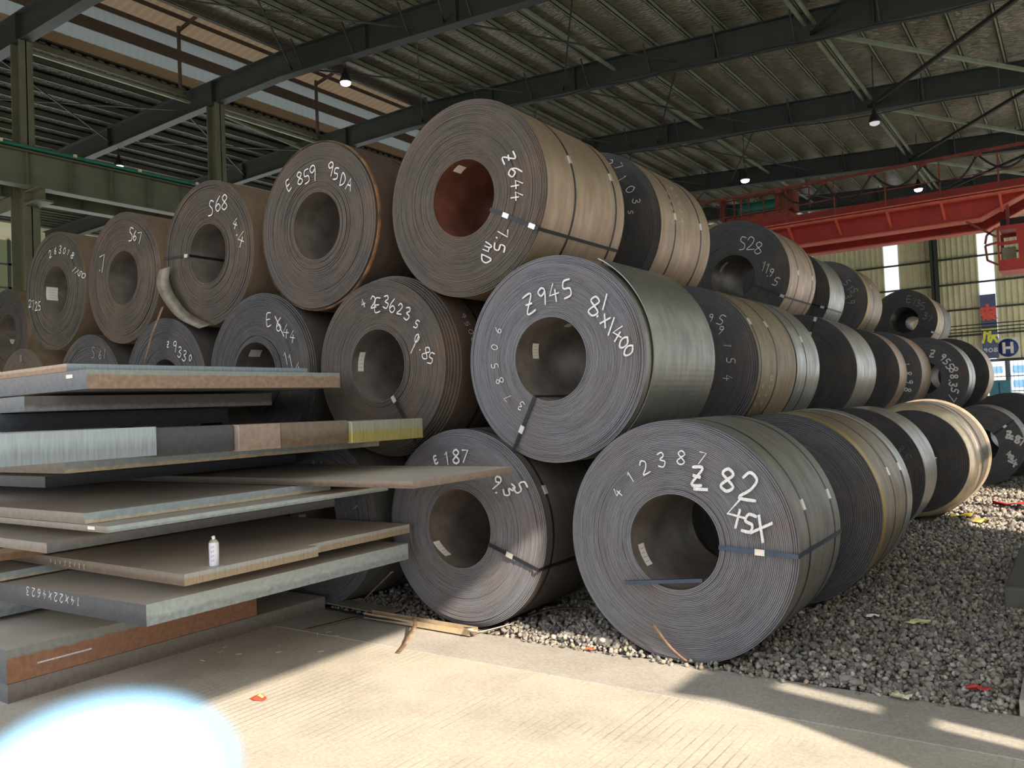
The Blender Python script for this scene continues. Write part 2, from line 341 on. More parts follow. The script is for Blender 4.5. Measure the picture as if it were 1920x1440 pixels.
strip('vent_rail', 14.54, 14.93, M_vbeam, -25.18); strip('translucent_strip', 14.92, 15.36, M_vtrans, amp=0.04); strip('vent_rail', 15.34, 15.52, M_vbeam, -25.18)
# slats of bright gaps at the notched roof edge
for i in range(110):
    y = 8 + i * 0.36; b = MB(); b.box((-25.12, y, 13.50), (-25.05, y + 0.20, 13.57)); b.obj('edge_notch', M_vbeam, mon)
vs = []; n = 360
for i in range(n + 1):
    y = -2 + 54 * i / n; d = 0.03 if i % 2 else 0
    vs += [(-25.4, y, 15.50 + d), (-22.5, y, 15.95 + d), (-19.6, y, 15.50 + d)]
fs = []
for i in range(n): a = 3 * i; fs += [(a, a + 3, a + 4, a + 1), (a + 1, a + 4, a + 5, a + 2)]
b = MB(); b.add(vs, fs); b.obj('vent_roof', M_tansheet, mon)
for x in (-24.2, -23.0, -21.7, -20.6):
    z = 15.40 + (0.30 if -24 < x < -21 else 0.1); b = MB(); b.box((x - 0.04, -2, z), (x + 0.04, 52, z + 0.12)); b.obj('vent_purlin', M_vbeam, mon)
b = MB(); b.box((-19.95, -5, 13.38), (-19.88, 52, 15.55)); b.obj('vent_side', M_vbeam, mon)
for y in (10.3, 16.4, 22.5, 29.8, 38):
    b = MB(); b.bar((-24.7, y, 13.4), (-24.7, y, 15.5), 0.09, 0.09, up=Vector((0, 1, 0))); b.bar((-24.7, y, 15.35), (-22.3, y, 15.75), 0.08, 0.1); b.obj('vent_post', M_vbeam, mon)
# columns on x=-23.5 with corbels, runway beams
for k, y in enumerate(RY):
    c = link('trim_4', None, None, kind='structure'); c.location = (-23.5, y, 0)
    if y == RY[1]: c['label'] = 'olive steel column standing left of the coil stack'
    def icol(b, z0, z1, w, d):
        b.box((-w / 2, -d / 2, z0), (-w / 2 + 0.03, d / 2, z1)); b.box((w / 2 - 0.03, -d / 2, z0), (w / 2, d / 2, z1)); b.box((-w / 2, -0.015, z0), (w / 2, 0.015, z1))
    b = MB(); icol(b, 0, 8.35, 0.75, 0.42); b.obj('lower_shaft', M_green, c)
    b = MB(); icol(b, 8.35, zt(-23.5) - 0.8, 0.5, 0.36); b.obj('upper_shaft', M_green, c)
    b = MB(); b.box((0.37, -0.2, 8.0), (1.15, 0.2, 8.05)); b.box((0.37, -0.2, 8.35), (1.15, 0.2, 8.38)); b.box((0.37, -0.015, 8.05), (1.1, 0.015, 8.35)); b.box((-1.15, -0.2, 8.0), (-0.37, 0.2, 8.38)); b.obj('corbel', M_green, c)
for x, nm in ((-22.75, 'green'), (-24.3, 'dark')):
    rb = link('trim_5', None, None, kind='structure', label='long crane runway beam with stiffeners beside the left columns')
    b = MB(); ibeam(b, (x, -1.5, 9.35), (x, 52, 9.35), 0.36, 0.95); b.obj('beam', M_green, rb)
    for i in range(44):
        y = 1.2 + i * 1.15; b = MB(); b.box((x + 0.015, y, 8.44), (x + 0.17, y + 0.02, 9.3)); b.obj('stiffener', M_green, rb)
    b = MB(); b.box((x - 0.05, -1.5, 9.36), (x + 0.05, 52, 9.5)); b.obj('rail', M_dkgreen, rb)
    b = MB(); b.tube([(x + 0.16, -1, 9.44), (x + 0.16, 52, 9.44)], 0.05); b.obj('conductor_bar', flat('conductor_green', (40, 120, 96), 0.4), rb)
    if nm == 'green':
        for i in range(11): b = MB(); b.box((x + 0.2, 9.7 + i * 1.9, 9.42), (x + 0.26, 9.78 + i * 1.9, 9.5)); b.obj('insulator', flat('insulator_cream', (240, 226, 190), 0.4), rb)
# bracing between rafters
br = link('trim_6', None, None, kind='structure', label='diagonal roof braces and ties between the rafters')
def brace(p, q, w=0.09, mat=M_dkgreen): b = MB(); b.bar(p, q, w, w); b.obj('brace', mat, br)
for (y0, y1) in ((10.75, 16.9), (16.9, 23.0), (23.0, 30.2), (30.2, 38.4), (38.4, 46)):
    for (xa, xb) in ((-5.6, -0.4), (-19.6, -14.5), (-30, -25.2), (-13.5, -9.5)):
        w = 0.1 if xa > -6 else 0.04
        brace((xa, y0, zt(xa) - 0.55), (xb, y1, zt(xb) - 0.55), w, M_purlin if xa > -6 else M_dkgreen); brace((xb, y0, zt(xb) - 0.62), (xa, y1, zt(xa) - 0.62), w, M_cable)
    for x in (-5.75, -5.5, -11.6, -24.9): brace((x, y0, zt(x) - 0.35), (x, y1, zt(x) - 0.35), 0.08, M_purlin)
brace((-23.4, 17.1, 12.3), (-20.0, 22.8, 10.0), 0.07, M_green)
# cable along the third rafter
b = MB(); pts = []
for i in range(60):
    x = -17.5 + i * 0.3; pts.append((x, 22.8, zt(x) - 0.84 - 0.06 * math.sin(i * 0.35) ** 2))
b.tube(pts, 0.018, 5); b.obj('cable', M_cable, br)
b = MB(); b.tube([(x - 1.5, 30.0, zt(x) - 0.84 - 0.05 * math.sin(x)) for x in [(-14 + 0.5 * i) for i in range(28)]], 0.018, 5); b.obj('cable', M_cable, br)

# far wall y = 52
wy = 52.0
wf = link('wall_far', None, None, kind='structure', label='yellow corrugated far wall with girts and translucent strips')
def corr(b, xa, xb, z0, z1, y=wy, p=0.3):
    n = int((xb - xa) / p) + 1; vs = []; fs = []
    prof = [(0, 0), (0.55, 0), (0.65, 0.05), (0.9, 0.05)]
    pts = [(xa + (i + f) * (xb - xa) / n, d) for i in range(n) for f, d in prof] + [(xb, 0)]
    for x, d in pts: vs += [(x, y - d, z0), (x, y - d, z1)]
    for i in range(len(pts) - 1): fs.append((2 * i, 2 * i + 2, 2 * i + 3, 2 * i + 1))
    b.add(vs, fs)
wl = on_y(1838, 700, wy).x; wl2 = on_y(1868, 700, wy).x; sa = on_y(1656, 470, wy).x; sb = on_y(1681, 470, wy).x
s2a = on_y(1834, 500, wy).x; s2b = on_y(1864, 500, wy).x; ZB = on_y(1840, 678, wy).z
print('wall strips', sa, sb, s2a, s2b, ZB)
W_ = s2b - s2a; P_ = s2a - sa
strips = [(sa + k * P_, sa + k * P_ + W_) for k in range(-6, 3)]
edges = [-47.9] + [e for s in strips for e in s if -47.9 < e < 3] + [3.0]
for i in range(0, len(edges) - 1):
    mid = (edges[i] + edges[i + 1]) / 2; isw = any(s[0] < mid < s[1] for s in strips)
    b = MB(); corr(b, edges[i], edges[i + 1], ZB, 13.6)
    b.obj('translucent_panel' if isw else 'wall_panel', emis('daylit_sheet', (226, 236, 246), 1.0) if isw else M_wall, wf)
gz = sorted({round(ZB + 1.45 * k, 2) for k in range(8)})
for z in gz: b = MB(); b.box((-47.9, wy - 0.22, z), (3, wy - 0.06, z + 0.09)); b.obj('girt', M_dkgreen, wf)
for x in (on_y(1755, 520, wy).x + 8 * k for k in (-5, -4, -3, -2, -1, 0, 1)):
    b = MB(); b.box((x - 0.18, wy - 0.75, 0), (x + 0.18, wy - 0.72, 13)); b.box((x - 0.18, wy - 0.27, 0), (x + 0.18, wy - 0.24, 13)); b.box((x - 0.02, wy - 0.75, 0), (x + 0.02, wy - 0.25, 13)); b.obj('wall_post', M_dkgreen, wf)
b = MB(); b.box((-47.9, wy - 0.1, 0), (3, wy + 0.1, 0.9)); b.obj('wall_base', flat('plinth_redbrown', (120, 96, 84), 0.8), wf)
win = link('window_1', None, None, kind='structure', label='long low window in the far wall below the banner')
for i in range(36):
    x = on_y(1888, 700, wy).x - 1.35 * i + 2.7
    b = MB(); b.box((x - 0.05, wy - 0.1, 0.9), (x + 0.05, wy + 0.02, ZB)); b.obj('mullion', M_vbeam, win)
for z in (0.92, 1.75, ZB - 0.9, ZB - 0.05): b = MB(); b.box((-47.9, wy - 0.09, z), (3, wy, z + 0.05)); b.obj('window_rail', M_vbeam, win)
for i in range(60):
    x = 1.5 - 0.2 * i; b = MB(); b.box((x, wy + 0.1, 0.9), (x + 0.02, wy + 0.12, ZB)); b.obj('window_bar', flat('window_bar_grey', (150, 160, 170), 0.5), win)
# outdoors behind the window
for k, (x0, x1, h, c) in enumerate(((-7.6, -5.6, 5, (120, 168, 216)), (-5.4, -3.4, 7, (226, 232, 240)), (-3.2, 1.5, 6, (170, 196, 222)), (-20, -9, 6, (200, 208, 214)))):
    bd = thing('building', ['pale blue building seen through the far window', 'white building beyond the middle of the far window', 'light blue glass building at the right of the far window', 'pale grey shed far behind the coil stack'][k], 'building', (0, 72, 0))
    b = MB(); b.box((x0 * 1.4, 0, 0), (x1 * 1.4, 6, h)); b.obj('wall', flat('facade%d' % k, c, 0.6), bd)
    for q in range(5):
        b = MB(); b.box((x0 * 1.4 + 0.2, -0.06, 0.9 + q * 1.1), (x1 * 1.4 - 0.2, 0, 1.4 + q * 1.1)); b.obj('window_band', flat('facade_glass', (96, 140, 190), 0.2), bd)
b = MB(); b.box((-70, 52.3, -0.5), (30, 110, -0.05)); b.obj('floor_outside', flat('yard_ground', (190, 186, 178), 0.9), kind='structure')
# teal cabinet by the window
tb = on_y(1875, 735, 46)
o = thing('cabinet', 'teal metal cabinet standing before the far window', 'cabinet', (tb.x, 46, 0)); b = MB(); b.box((-0.45, 0, 0), (0.45, 0.6, 2.35)); bevel(b.obj('body', flat('teal_paint', (70, 130, 150), 0.5), o)); b = MB(); b.box((-0.03, -0.02, 0.1), (0.0, 0, 2.25)); b.obj('door_gap', M_cable, o)
for z in (0.8, 1.5): b = MB(); b.box((-0.4, -0.03, z), (0.4, 0, z + 0.04)); b.obj('panel_rib', M_dkgreen, o)
# banner and H sign
def curve2(pl, n=5):
    """smooth a hand stroke"""
    if len(pl) < 4: return pl
    out = []
    for i in range(len(pl) - 1):
        p0, p1, p2, p3 = pl[max(i - 1, 0)], pl[i], pl[i + 1], pl[min(i + 2, len(pl) - 1)]
        for k in range(n):
            t = k / n; out.append(tuple(0.5 * (2 * p1[a] + (p2[a] - p0[a]) * t + (2 * p0[a] - 5 * p1[a] + 4 * p2[a] - p3[a]) * t * t + (3 * p1[a] - p0[a] - 3 * p2[a] + p3[a]) * t ** 3) for a in (0, 1)))
    return out + [pl[-1]]
def strokes3(segs, mapf, w, b, smooth=True):
    """one continuous ribbon per stroke; every next point lies a hair higher so crossings never coincide"""
    l = 0.0
    for pl in segs:
        pl = curve2(pl) if smooth else [q for p_, q_ in zip(pl[:-1], pl[1:]) for q in (p_, q_)]
        if not smooth:
            for k in range(0, len(pl), 2): ribbon2(pl[k:k + 2], mapf, w, b, l); l += 0.0006
            continue
        l = ribbon2(pl, mapf, w, b, l) + 0.0006
def ribbon2(pl, mapf, w, b, l):
    vs = []; n = len(pl)
    for i, p in enumerate(pl):
        a, c = pl[max(i - 1, 0)], pl[min(i + 1, n - 1)]; d = Vector((c[0] - a[0], c[1] - a[1])); d = d.normalized() if d.length > 1e-6 else Vector((1, 0))
        e = (-0.3 if i == 0 else 0.3 if i == n - 1 else 0) * w; ww = w * (0.5 if n < 3 else 0.38 if i in (0, n - 1) else 0.5)
        x, y = p[0] + d.x * e, p[1] + d.y * e; l += 0.00004
        vs += [mapf(x + d.y * ww, y - d.x * ww, l), mapf(x - d.y * ww, y + d.x * ww, l)]
    b.add(vs, [(2 * i, 2 * i + 2, 2 * i + 3, 2 * i + 1) for i in range(n - 1)]); return l
G = {'0': [[(.5, 1), (.15, .75), (.1, .35), (.4, 0), (.8, .2), (.9, .65), (.5, 1)]], '1': [[(.3, .8), (.55, 1), (.5, 0)]],
     '2': [[(.1, .75), (.4, 1), (.8, .8), (.6, .4), (.1, 0), (.95, .05)]], '3': [[(.15, .9), (.6, 1), (.75, .75), (.35, .52), (.85, .35), (.6, 0), (.1, .1)]],
     '4': [[(.55, 1), (.1, .4), (.95, .42)], [(.65, .65), (.62, 0)]], '5': [[(.85, 1), (.3, .97), (.2, .58), (.75, .5), (.75, .12), (.15, .02)]],
     '6': [[(.7, 1), (.25, .6), (.15, .2), (.5, 0), (.85, .25), (.55, .5), (.2, .3)]], '7': [[(.1, .92), (.85, 1), (.4, 0)]],
     '8': [[(.5, .52), (.15, .78), (.5, 1), (.85, .78), (.5, .52), (.1, .2), (.5, 0), (.9, .22), (.5, .52)]], '9': [[(.8, .75), (.4, .55), (.15, .8), (.5, 1), (.8, .8), (.65, 0)]],
     'E': [[(.85, 1), (.2, .95), (.15, 0), (.85, .05)], [(.18, .5), (.7, .52)]], 'Z': [[(.05, .95), (.85, 1), (.15, 0), (.95, .05)], [(.2, .5), (.75, .48)]],
     'S': [[(.85, .9), (.4, 1), (.25, .7), (.7, .4), (.6, .05), (.1, 0)]], 'D': [[(.2, 0), (.2, 1), (.8, .7), (.75, .25), (.2, 0)]], 'A': [[(.05, 0), (.5, 1), (.95, 0)], [(.25, .4), (.75, .4)]],
     'H': [[(.15, 0), (.15, 1)], [(.85, 0), (.85, 1)], [(.15, .5), (.85, .5)]], 'x': [[(.1, .1), (.9, .8)], [(.15, .85), (.85, 0)]], '.': [[(.4, .02), (.5, .1)]],
     '/': [[(.7, 1.05), (.3, -.05)]], 'm': [[(.05, 0), (.15, .6), (.4, .5), (.45, .05)], [(.45, .5), (.8, .55), (.85, 0)]], 'c': [[(.8, .5), (.3, .55), (.2, .1), (.9, 0)]], '_': [[(0, 0), (1.2, .05)]]}
bt = on_y(1850, 552, wy - 0.3); bb = on_y(1858, 672, wy - 0.3); bw = W_
ban = thing('banner', 'dark blue vertical banner with red and yellow characters and white 908', 'banner', (s2a, wy - 0.30, 0))
b = MB(); b.box((0, 0, bb.z), (bw, 0.02, bt.z)); b.obj('cloth', flat('banner_blue', (98, 108, 140), 0.8), ban)
H_ = bt.z - bb.z
def bmap(cx, cz, s, yy=-0.012): return lambda x, y, l=0: (cx + (x - .5) * s, yy - l * 3, cz + (y - .5) * s)
RG = [[(.05, .75), (.95, .75), (.95, .45), (.05, .45), (.05, .75)], [(.45, 1.05), (.45, .45)], [(.05, .3), (.5, .3), (.1, -.1)], [(.15, .2), (.5, -.1)], [(.55, .3), (.95, .3), (.6, -.1)], [(.6, .15), (1, -.1)]]
b = MB(); strokes3(RG, bmap(bw / 2, bt.z - H_ * 0.27, bw * 0.9), 0.23, b, False); b.obj('red_character', flat('banner_red', (250, 104, 88), 0.8), ban)
YG = [[(.0, 1), (1, 1)], [(.2, 1), (.1, .3), (0, 0)], [(.2, .7), (.45, .7), (.4, .1)], [(.55, .95), (.5, .5), (1, .5)], [(.75, .5), (.5, 0)], [(.75, .4), (1, 0)]]
b = MB(); strokes3(YG, bmap(bw / 2, bt.z - H_ * 0.65, bw * 0.9), 0.19, b, False); b.obj('yellow_character', flat('banner_yellow', (246, 246, 100), 0.8), ban)
b = MB()
for i, ch in enumerate('908'): b = MB(); strokes3(G[ch], bmap(bw * (0.2 + 0.31 * i), bt.z - H_ * 0.87, bw * 0.27), 0.2, b); b.obj('white_digit', flat('banner_white', (240, 240, 240), 0.8), ban)
hp = on_y(1890, 652, wy - 0.25); hs = 0.56
hg = thing('letter_sign', 'white square sign with a blue disc and white letter H', 'sign', (hp.x, wy - 0.26, hp.z))
b = MB(); b.box((-hs, 0, -hs), (hs, 0.03, hs)); b.obj('board', flat('sign_white', (226, 224, 206), 0.6), hg)
b = MB(); b.lathe([(0.001, -0.012), (hs * 0.88, -0.012), (hs * 0.88, 0)], 40, 'y'); b.obj('disc', flat('sign_blue', (44, 62, 120), 0.6), hg)
b = MB(); strokes3(G['H'], bmap(0, 0, hs * 0.95, -0.02), 0.26, b, False); b.obj('letter', flat('sign_letter', (232, 230, 215), 0.6), hg)
# cables in front of the far wall
for k, z in enumerate((0.0, 0.18, 0.36)):
    p = on_y(1790, 624, 49.5); b = MB(); b.tube([(p.x - 30, 49.5, p.z + z - 0.1), (3, 49.5, p.z + z)], 0.03, 5); b.obj('cable', M_cable, br)
# left bay end wall with daylit window strips
wlft = link('wall_left', None, None, kind='structure'); b = MB(); b.box((-48.3, -5, 0), (-48.1, 52.2, 8.3)); b.box((-48.3, -5, 12.4), (-48.1, 52.2, 13.7)); b.obj('wall_panel', M_wall, wlft)
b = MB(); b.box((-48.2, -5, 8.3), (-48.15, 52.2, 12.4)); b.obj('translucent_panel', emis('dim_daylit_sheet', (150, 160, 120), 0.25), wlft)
for i in range(60): b = MB(); b.box((-48.1, -5 + i, 8.3), (-48.0, -4.85 + i, 12.4)); b.obj('mullion', M_dkgreen, wlft)
for z in (8.3, 9.7, 11.0): b = MB(); b.box((-48.1, -5, z), (-48.0, 52.2, z + 0.1)); b.obj('girt', M_dkgreen, wlft)
# right side wall, out of frame; openings made up to shape the entering sun
wr = link('wall_right', None, None, kind='structure')
XW = 3.0
def wp(y0, y1, z0, z1, nm='wall_panel', mat=M_wall): b = MB(); b.box((XW, y0, z0), (XW + 0.12, y1, z1)); b.obj(nm, mat, wr)
wp(-5, 52, 6.05, 7.0); wp(-5, 52, 7.0, 11.0, 'translucent_panel', M_fillsheet); wp(-5, 52, 11.0, 12.6)  # unseen translucent band, added for soft warm fill light
def wpoly(nm, pts, mat=M_wall):
    n = len(pts); b = MB(); vs = [(XW, y, z) for y, z in pts] + [(XW + 0.1, y, z) for y, z in pts]
    b.add(vs, [tuple(range(n)), tuple(range(n, 2 * n))[::-1]] + [(i, i + n, (i + 1) % n + n, (i + 1) % n) for i in range(n)]); b.obj(nm, mat, wr)
# made-up panels, outlines and slits cut to shape sun patches on ground and coils
wpoly('sun_mask', [(2.62, 0), (3.39, 0), (3.39, 2.47), (2.895, 3.58), (2.72, 3.97), (2.2, 3.97), (2.4, 3.75), (2.56, 3.35), (2.62, 2.85)])
wpoly('wall_panel', [(2.12, 5.2), (2.40, 4.62), (2.55, 4.42), (2.72, 4.13), (2.80, 3.80), (2.90, 3.60), (3.06, 3.60), (3.55, 2.47), (3.55, 0), (9.3, 0), (9.3, 6.05), (2.12, 6.05)])
wpoly('slit_mask', [(3.13, 3.04), (3.30, 3.04), (3.38, 2.87), (3.21, 2.87)]); wp(3.39, 3.55, 0, 2.45)
wp(9.36, 10.8, 0, 6.05); wp(16.1, 23, 0, 6.05); wp(10.92, 11.75, 3.4, 6.05); wp(50, 52, 0, 6.05); wp(23, 50, 0, 0.9)  # blocks keep sun off coil faces; far opening added to bounce light inside
for i in range(10): wp(23 + i * 3, 23.15 + i * 3, 0.9, 6.05, 'mullion', M_dkgreen)
for i in range(5): wp(10.8 + i * 1.25, 10.92 + i * 1.25, 0, 6.05, 'mullion', M_dkgreen)
wp(11.75, 16.1, 4.1, 4.25, 'girt', M_dkgreen); wp(10.8, 16.1, 2.2, 2.3, 'girt', M_dkgreen)

wfr = link('wall_front_blocker', None, None, kind='structure')  # unseen front wall, added to keep light out of the left bay
for i in range(8): b = MB(); b.box((-48 + i * 3.9, -0.95, 0), (-48 + i * 3.9 + 3.88, -0.85, 13.9)); b.obj('wall_panel', M_wall, wfr)
for i in range(6): b = MB(); b.box((-16.8 + i * 3.3, -0.95, 10.3), (-16.8 + i * 3.3 + 3.28, -0.85, 13.9)); b.obj('sun_blocker_panel', M_wall, wfr)  # unseen fascia, added to stop stray sun on the left coils
# ------------------------------------------------------------------ overhead crane
cy = 33.0
cr = thing('overhead_crane', 'red double girder bridge crane spanning under the roof', 'crane', (0, cy, 0))
def cz_(u, v, y=cy): return on_y(u, v, y)
zt1, zb1 = cz_(1560, 392).z, cz_(1560, 450).z; xe = cz_(1838, 412).x; xend = 2.3
zm = cz_(1560, 416).z
for gi, y0 in enumerate((0.0, 2.4)):
    b = MB(); zb = zb1 if gi == 0 else zb1
    prof = [(-22.7, zt1), (-22.7, zb1 + 0.7), (-20.5, zb), (xe, zb), (xe + 1.6, zb + 0.75), (xend, zb + 0.75), (xend, zt1)]
    n = len(prof); vs = [(x, y0, z) for x, z in prof] + [(x, y0 + 0.45, z) for x, z in prof]
    b.add(vs, [tuple(range(n)), tuple(range(n, 2 * n))[::-1]] + [(i, i + n, (i + 1) % n + n, (i + 1) % n) for i in range(n)]); b.obj('girder', M_red, cr)
    b = MB()
    for (xa, za), (xb, zb2) in zip(prof[1:-2], prof[2:-1]): b.bar((xa, y0 + 0.22, za - 0.02), (xb, y0 + 0.22, zb2 - 0.02), 0.62, 0.05)
    b.obj('lower_flange', flat('crane_red_light', (206, 92, 70), 0.5), cr)
b = MB(); b.box((-22.5, -0.75, zm - 0.09), (xend, -0.68, zm + 0.09)); b.box((-22.5, -0.75, zm + 0.0), (xend, 0, zm + 0.03)); b.obj('walkway', flat('crane_red_light', (206, 92, 70)), cr)
for i in range(14):
    x = cz_(1576, 440).x + 1.78 * (i - 9)
    b = MB(); b.bar((x, -0.7, zm - 0.05), (x + 0.02, 0, zm - 0.55), 0.07, 0.09); b.obj('walkway_bracket', flat('crane_red_light', (206, 92, 70)), cr)
    if i % 1 == 0:
        b = MB(); b.bar((x, -0.72, zm), (x, -0.72, zm + 1.35), 0.05, 0.05, up=Vector((0, 1, 0))); b.obj('railing_post', M_redd, cr)
zh = cz_(1560, 345).z
b = MB(); b.bar((-16, -0.72, zh), (2.5, -0.72, zh + 0.02), 0.09, 0.10); b.obj('cable_rail', M_redd, cr)
b = MB(); b.bar((-16, -0.74, zm + 0.7), (2.5, -0.74, zm + 0.7), 0.03, 0.03); b.obj('handrail', M_redd, cr)
fx = [-14.5 + 1.7 * i for i in range(10)]
for i in range(len(fx) - 1):
    if fx[i] < -10.5: continue
    b = MB(); dep = 0.85 - 0.25 * (i % 2)
    b.tube([(fx[i] + (fx[i + 1] - fx[i]) * t_ / 14, -0.74, zh - 0.1 - dep * math.sin(PI * t_ / 14)) for t_ in range(15)], 0.035, 6); b.obj('festoon_cable', M_cable, cr)
    b = MB(); b.box((fx[i] - 0.12, -0.8, zh - 0.16), (fx[i] + 0.12, -0.66, zh - 0.04)); b.obj('cable_trolley', M_redd, cr)
# hoist trolley on top
tx = cz_(1420, 400).x
b = MB(); b.box((tx - 1.3, 0.0, zt1 + 0.0), (tx + 1.2, 2.6, zt1 + 0.32)); b.obj('hoist_frame', flat('hoist_orange', (150, 62, 40), 0.6), cr)
b = MB(); b.tube([(tx - 0.9, 0.6, zt1 + 0.65), (tx + 0.7, 0.6, zt1 + 0.65)], 0.3, 14); b.obj('hoist_motor', M_teal, cr); b = MB(); b.tube([(tx - 0.5, 1.3, zt1 + 0.62), (tx + 0.5, 1.3, zt1 + 0.62)], 0.34, 14); b.obj('hoist_motor', M_teal, cr)
b = MB(); b.box((tx + 0.7, 0.1, zt1 + 0.3), (tx + 1.4, 1.0, zt1 + 1.1)); b.obj('hoist_gearbox', M_redd, cr); b = MB(); b.box((tx - 1.5, 0, zt1), (tx - 1.35, 0.15, zt1 + 1.1)); b.obj('hoist_post', M_redd, cr)
b = MB()
for q in range(7): b.bar((tx - 1.5 + q * 0.6, -0.1, zt1 + 0.2), (tx - 1.5 + q * 0.6, -0.1, zt1 + 1.0), 0.04, 0.04, up=Vector((0, 1, 0)))
b.bar((tx - 1.5, -0.1, zt1 + 1.0), (tx + 2.1, -0.1, zt1 + 1.0), 0.05, 0.05); b.obj('hoist_railing', M_redd, cr)
# operator cab
ca = cz_(1868, 428); cb = cz_(1868, 508); X0, Z1, Z0 = ca.x, ca.z, cb.z; X1 = X0 + 1.9
b = MB()
def win_wall(b, x0, x1, z0, z1, y0, y1, holes):
    xs = sorted({x0, x1, *[h[0] for h in holes], *[h[1] for h in holes]}); zs = sorted({z0, z1, *[h[2] for h in holes], *[h[3] for h in holes]})
    for i in range(len(xs) - 1):
        for j in range(len(zs) - 1):
            mx, mz = (xs[i] + xs[i + 1]) / 2, (zs[j] + zs[j + 1]) / 2
            if not any(h[0] < mx < h[1] and h[2] < mz < h[3] for h in holes): b.box((xs[i], y0, zs[j]), (xs[i + 1], y1, zs[j + 1]))
h_ = Z1 - Z0
win_wall(b, X0, X1, Z0, Z1, -0.05, 0.0, [(X0 + 0.08, X0 + 0.58, Z0 + h_ * 0.66, Z0 + h_ * 0.94), (X0 + 0.06, X0 + 0.62, Z0 + h_ * 0.24, Z0 + h_ * 0.58)])
win_wall(b, X0, X1, Z0, Z1, 1.6, 1.65, [(X0 + 0.1, X1 - 0.2, Z0 + h_ * 0.3, Z0 + h_ * 0.92)])
b.box((X0 + 0.01, 0.01, Z0 - 0.02), (X1 - 0.01, 1.59, Z0 + 0.06)); b.box((X0 + 0.05, -0.05, Z1), (X1, 1.65, Z1 + 0.05)); b.box((X1 - 0.05, 0, Z0), (X1, 1.6, Z1))
b.obj('cab', M_red, cr)
b = MB(); b.box((X0 + 0.1, 0.3, Z1 + 0.1), (X0 + 1.5, 1.2, Z1 + 0.34)); b.obj('cab_air_unit', M_cable, cr)
b = MB()
for p, q in (((X0, -0.03, Z0 + 0.2), (X0 - 0.32, -0.03, Z0 + 0.4)), ((X0 - 0.32, -0.03, Z0 + 0.4), (X0 - 0.36, -0.03, Z0 + h_ * 0.62)), ((X0 - 0.36, -0.03, Z0 + h_ * 0.62), (X0, -0.03, Z0 + h_ * 0.66)), ((X0 - 0.36, -0.03, Z0 + h_ * 0.66), (X0 - 0.3, -0.03, Z0 + h_ * 0.86)), ((X0 - 0.3, -0.03, Z0 + h_ * 0.86), (X0, -0.03, Z0 + h_)), ((X0 - 0.02, -0.03, Z1 - 0.3), (X0 - 0.9, -0.03, zb1 - 0.05))): b.bar(p, q, 0.07, 0.07)
b.obj('cab_bay_frame', M_redd, cr)
b = MB(); b.box((X0 + 0.1, 0.5, Z0 + 0.25), (X0 + 0.5, 0.9, Z0 + 0.85)); b.obj('cab_seat', flat('seat_cover', (180, 176, 150), 0.8), cr)
b = MB(); b.box((X0 + 0.3, 0.1, Z1), (X0 + 0.4, 0.2, zb1 + 0.8)); b.box((X0 + 1.5, 0.1, Z1), (X0 + 1.6, 0.2, zb1 + 0.8)); b.obj('cab_hanger', M_redd, cr)
b = MB(); b.box((-23.1, -1.2, zb1 + 0.7), (-22.4, 4, zb1 + 1.2)); b.obj('end_truck', M_red, cr)

# lamps
LAMPS = [((648, 155), 17.3, 'glowing pendant lamp hanging above the second coil column from left vent', 0.7, 'l'), ((223, 312), 17.0, 'glowing pendant lamp over the left runway beam', 0.8, 'l'), ((1397, 338), 30.5, 'glowing pendant lamp just left above the crane hoist', 1.2, 'l'),
         ((1640, 230), 27.5, 'unlit looking dim pendant lamp high above the crane girder', 0.5, 'd'), ((1722, 355), 37.0, 'small glowing lamp low behind the crane cable rail', 0.8, 'l')]
LAMPS[0] = (LAMPS[0][0], 17.3, 'glowing pendant lamp above the coil marked E859', 0.7, 'l')
for (uv, y, lab, rod, st) in LAMPS:
    p = on_y(uv[0], uv[1], y); o = thing('pendant_lamp', lab, 'lamp', p)
    b = MB(); b.lathe([(0.05, 0.42), (0.07, 0.30), (0.10, 0.26), (0.17, 0.06), (0.18, 0.0), (0.165, 0.0), (0.15, 0.06)], 20); b.obj('lamp_shade', M_cable, o)
    b = MB(); b.lathe([(0.0, 0.02), (0.155, 0.02), (0.14, -0.05), (0.08, -0.085), (0.0, -0.095)], 20); b.obj('bulb', emis('lamp_glow', (250, 246, 255), 14) if st == 'l' else emis('lamp_dim', (180, 176, 180), 1.0), o)
    b = MB(); b.tube([(0, 0, 0.4), (0.02, 0, zt(p.x) - p.z + 0.1)], 0.014, 6); b.obj('cord', M_cable, o)

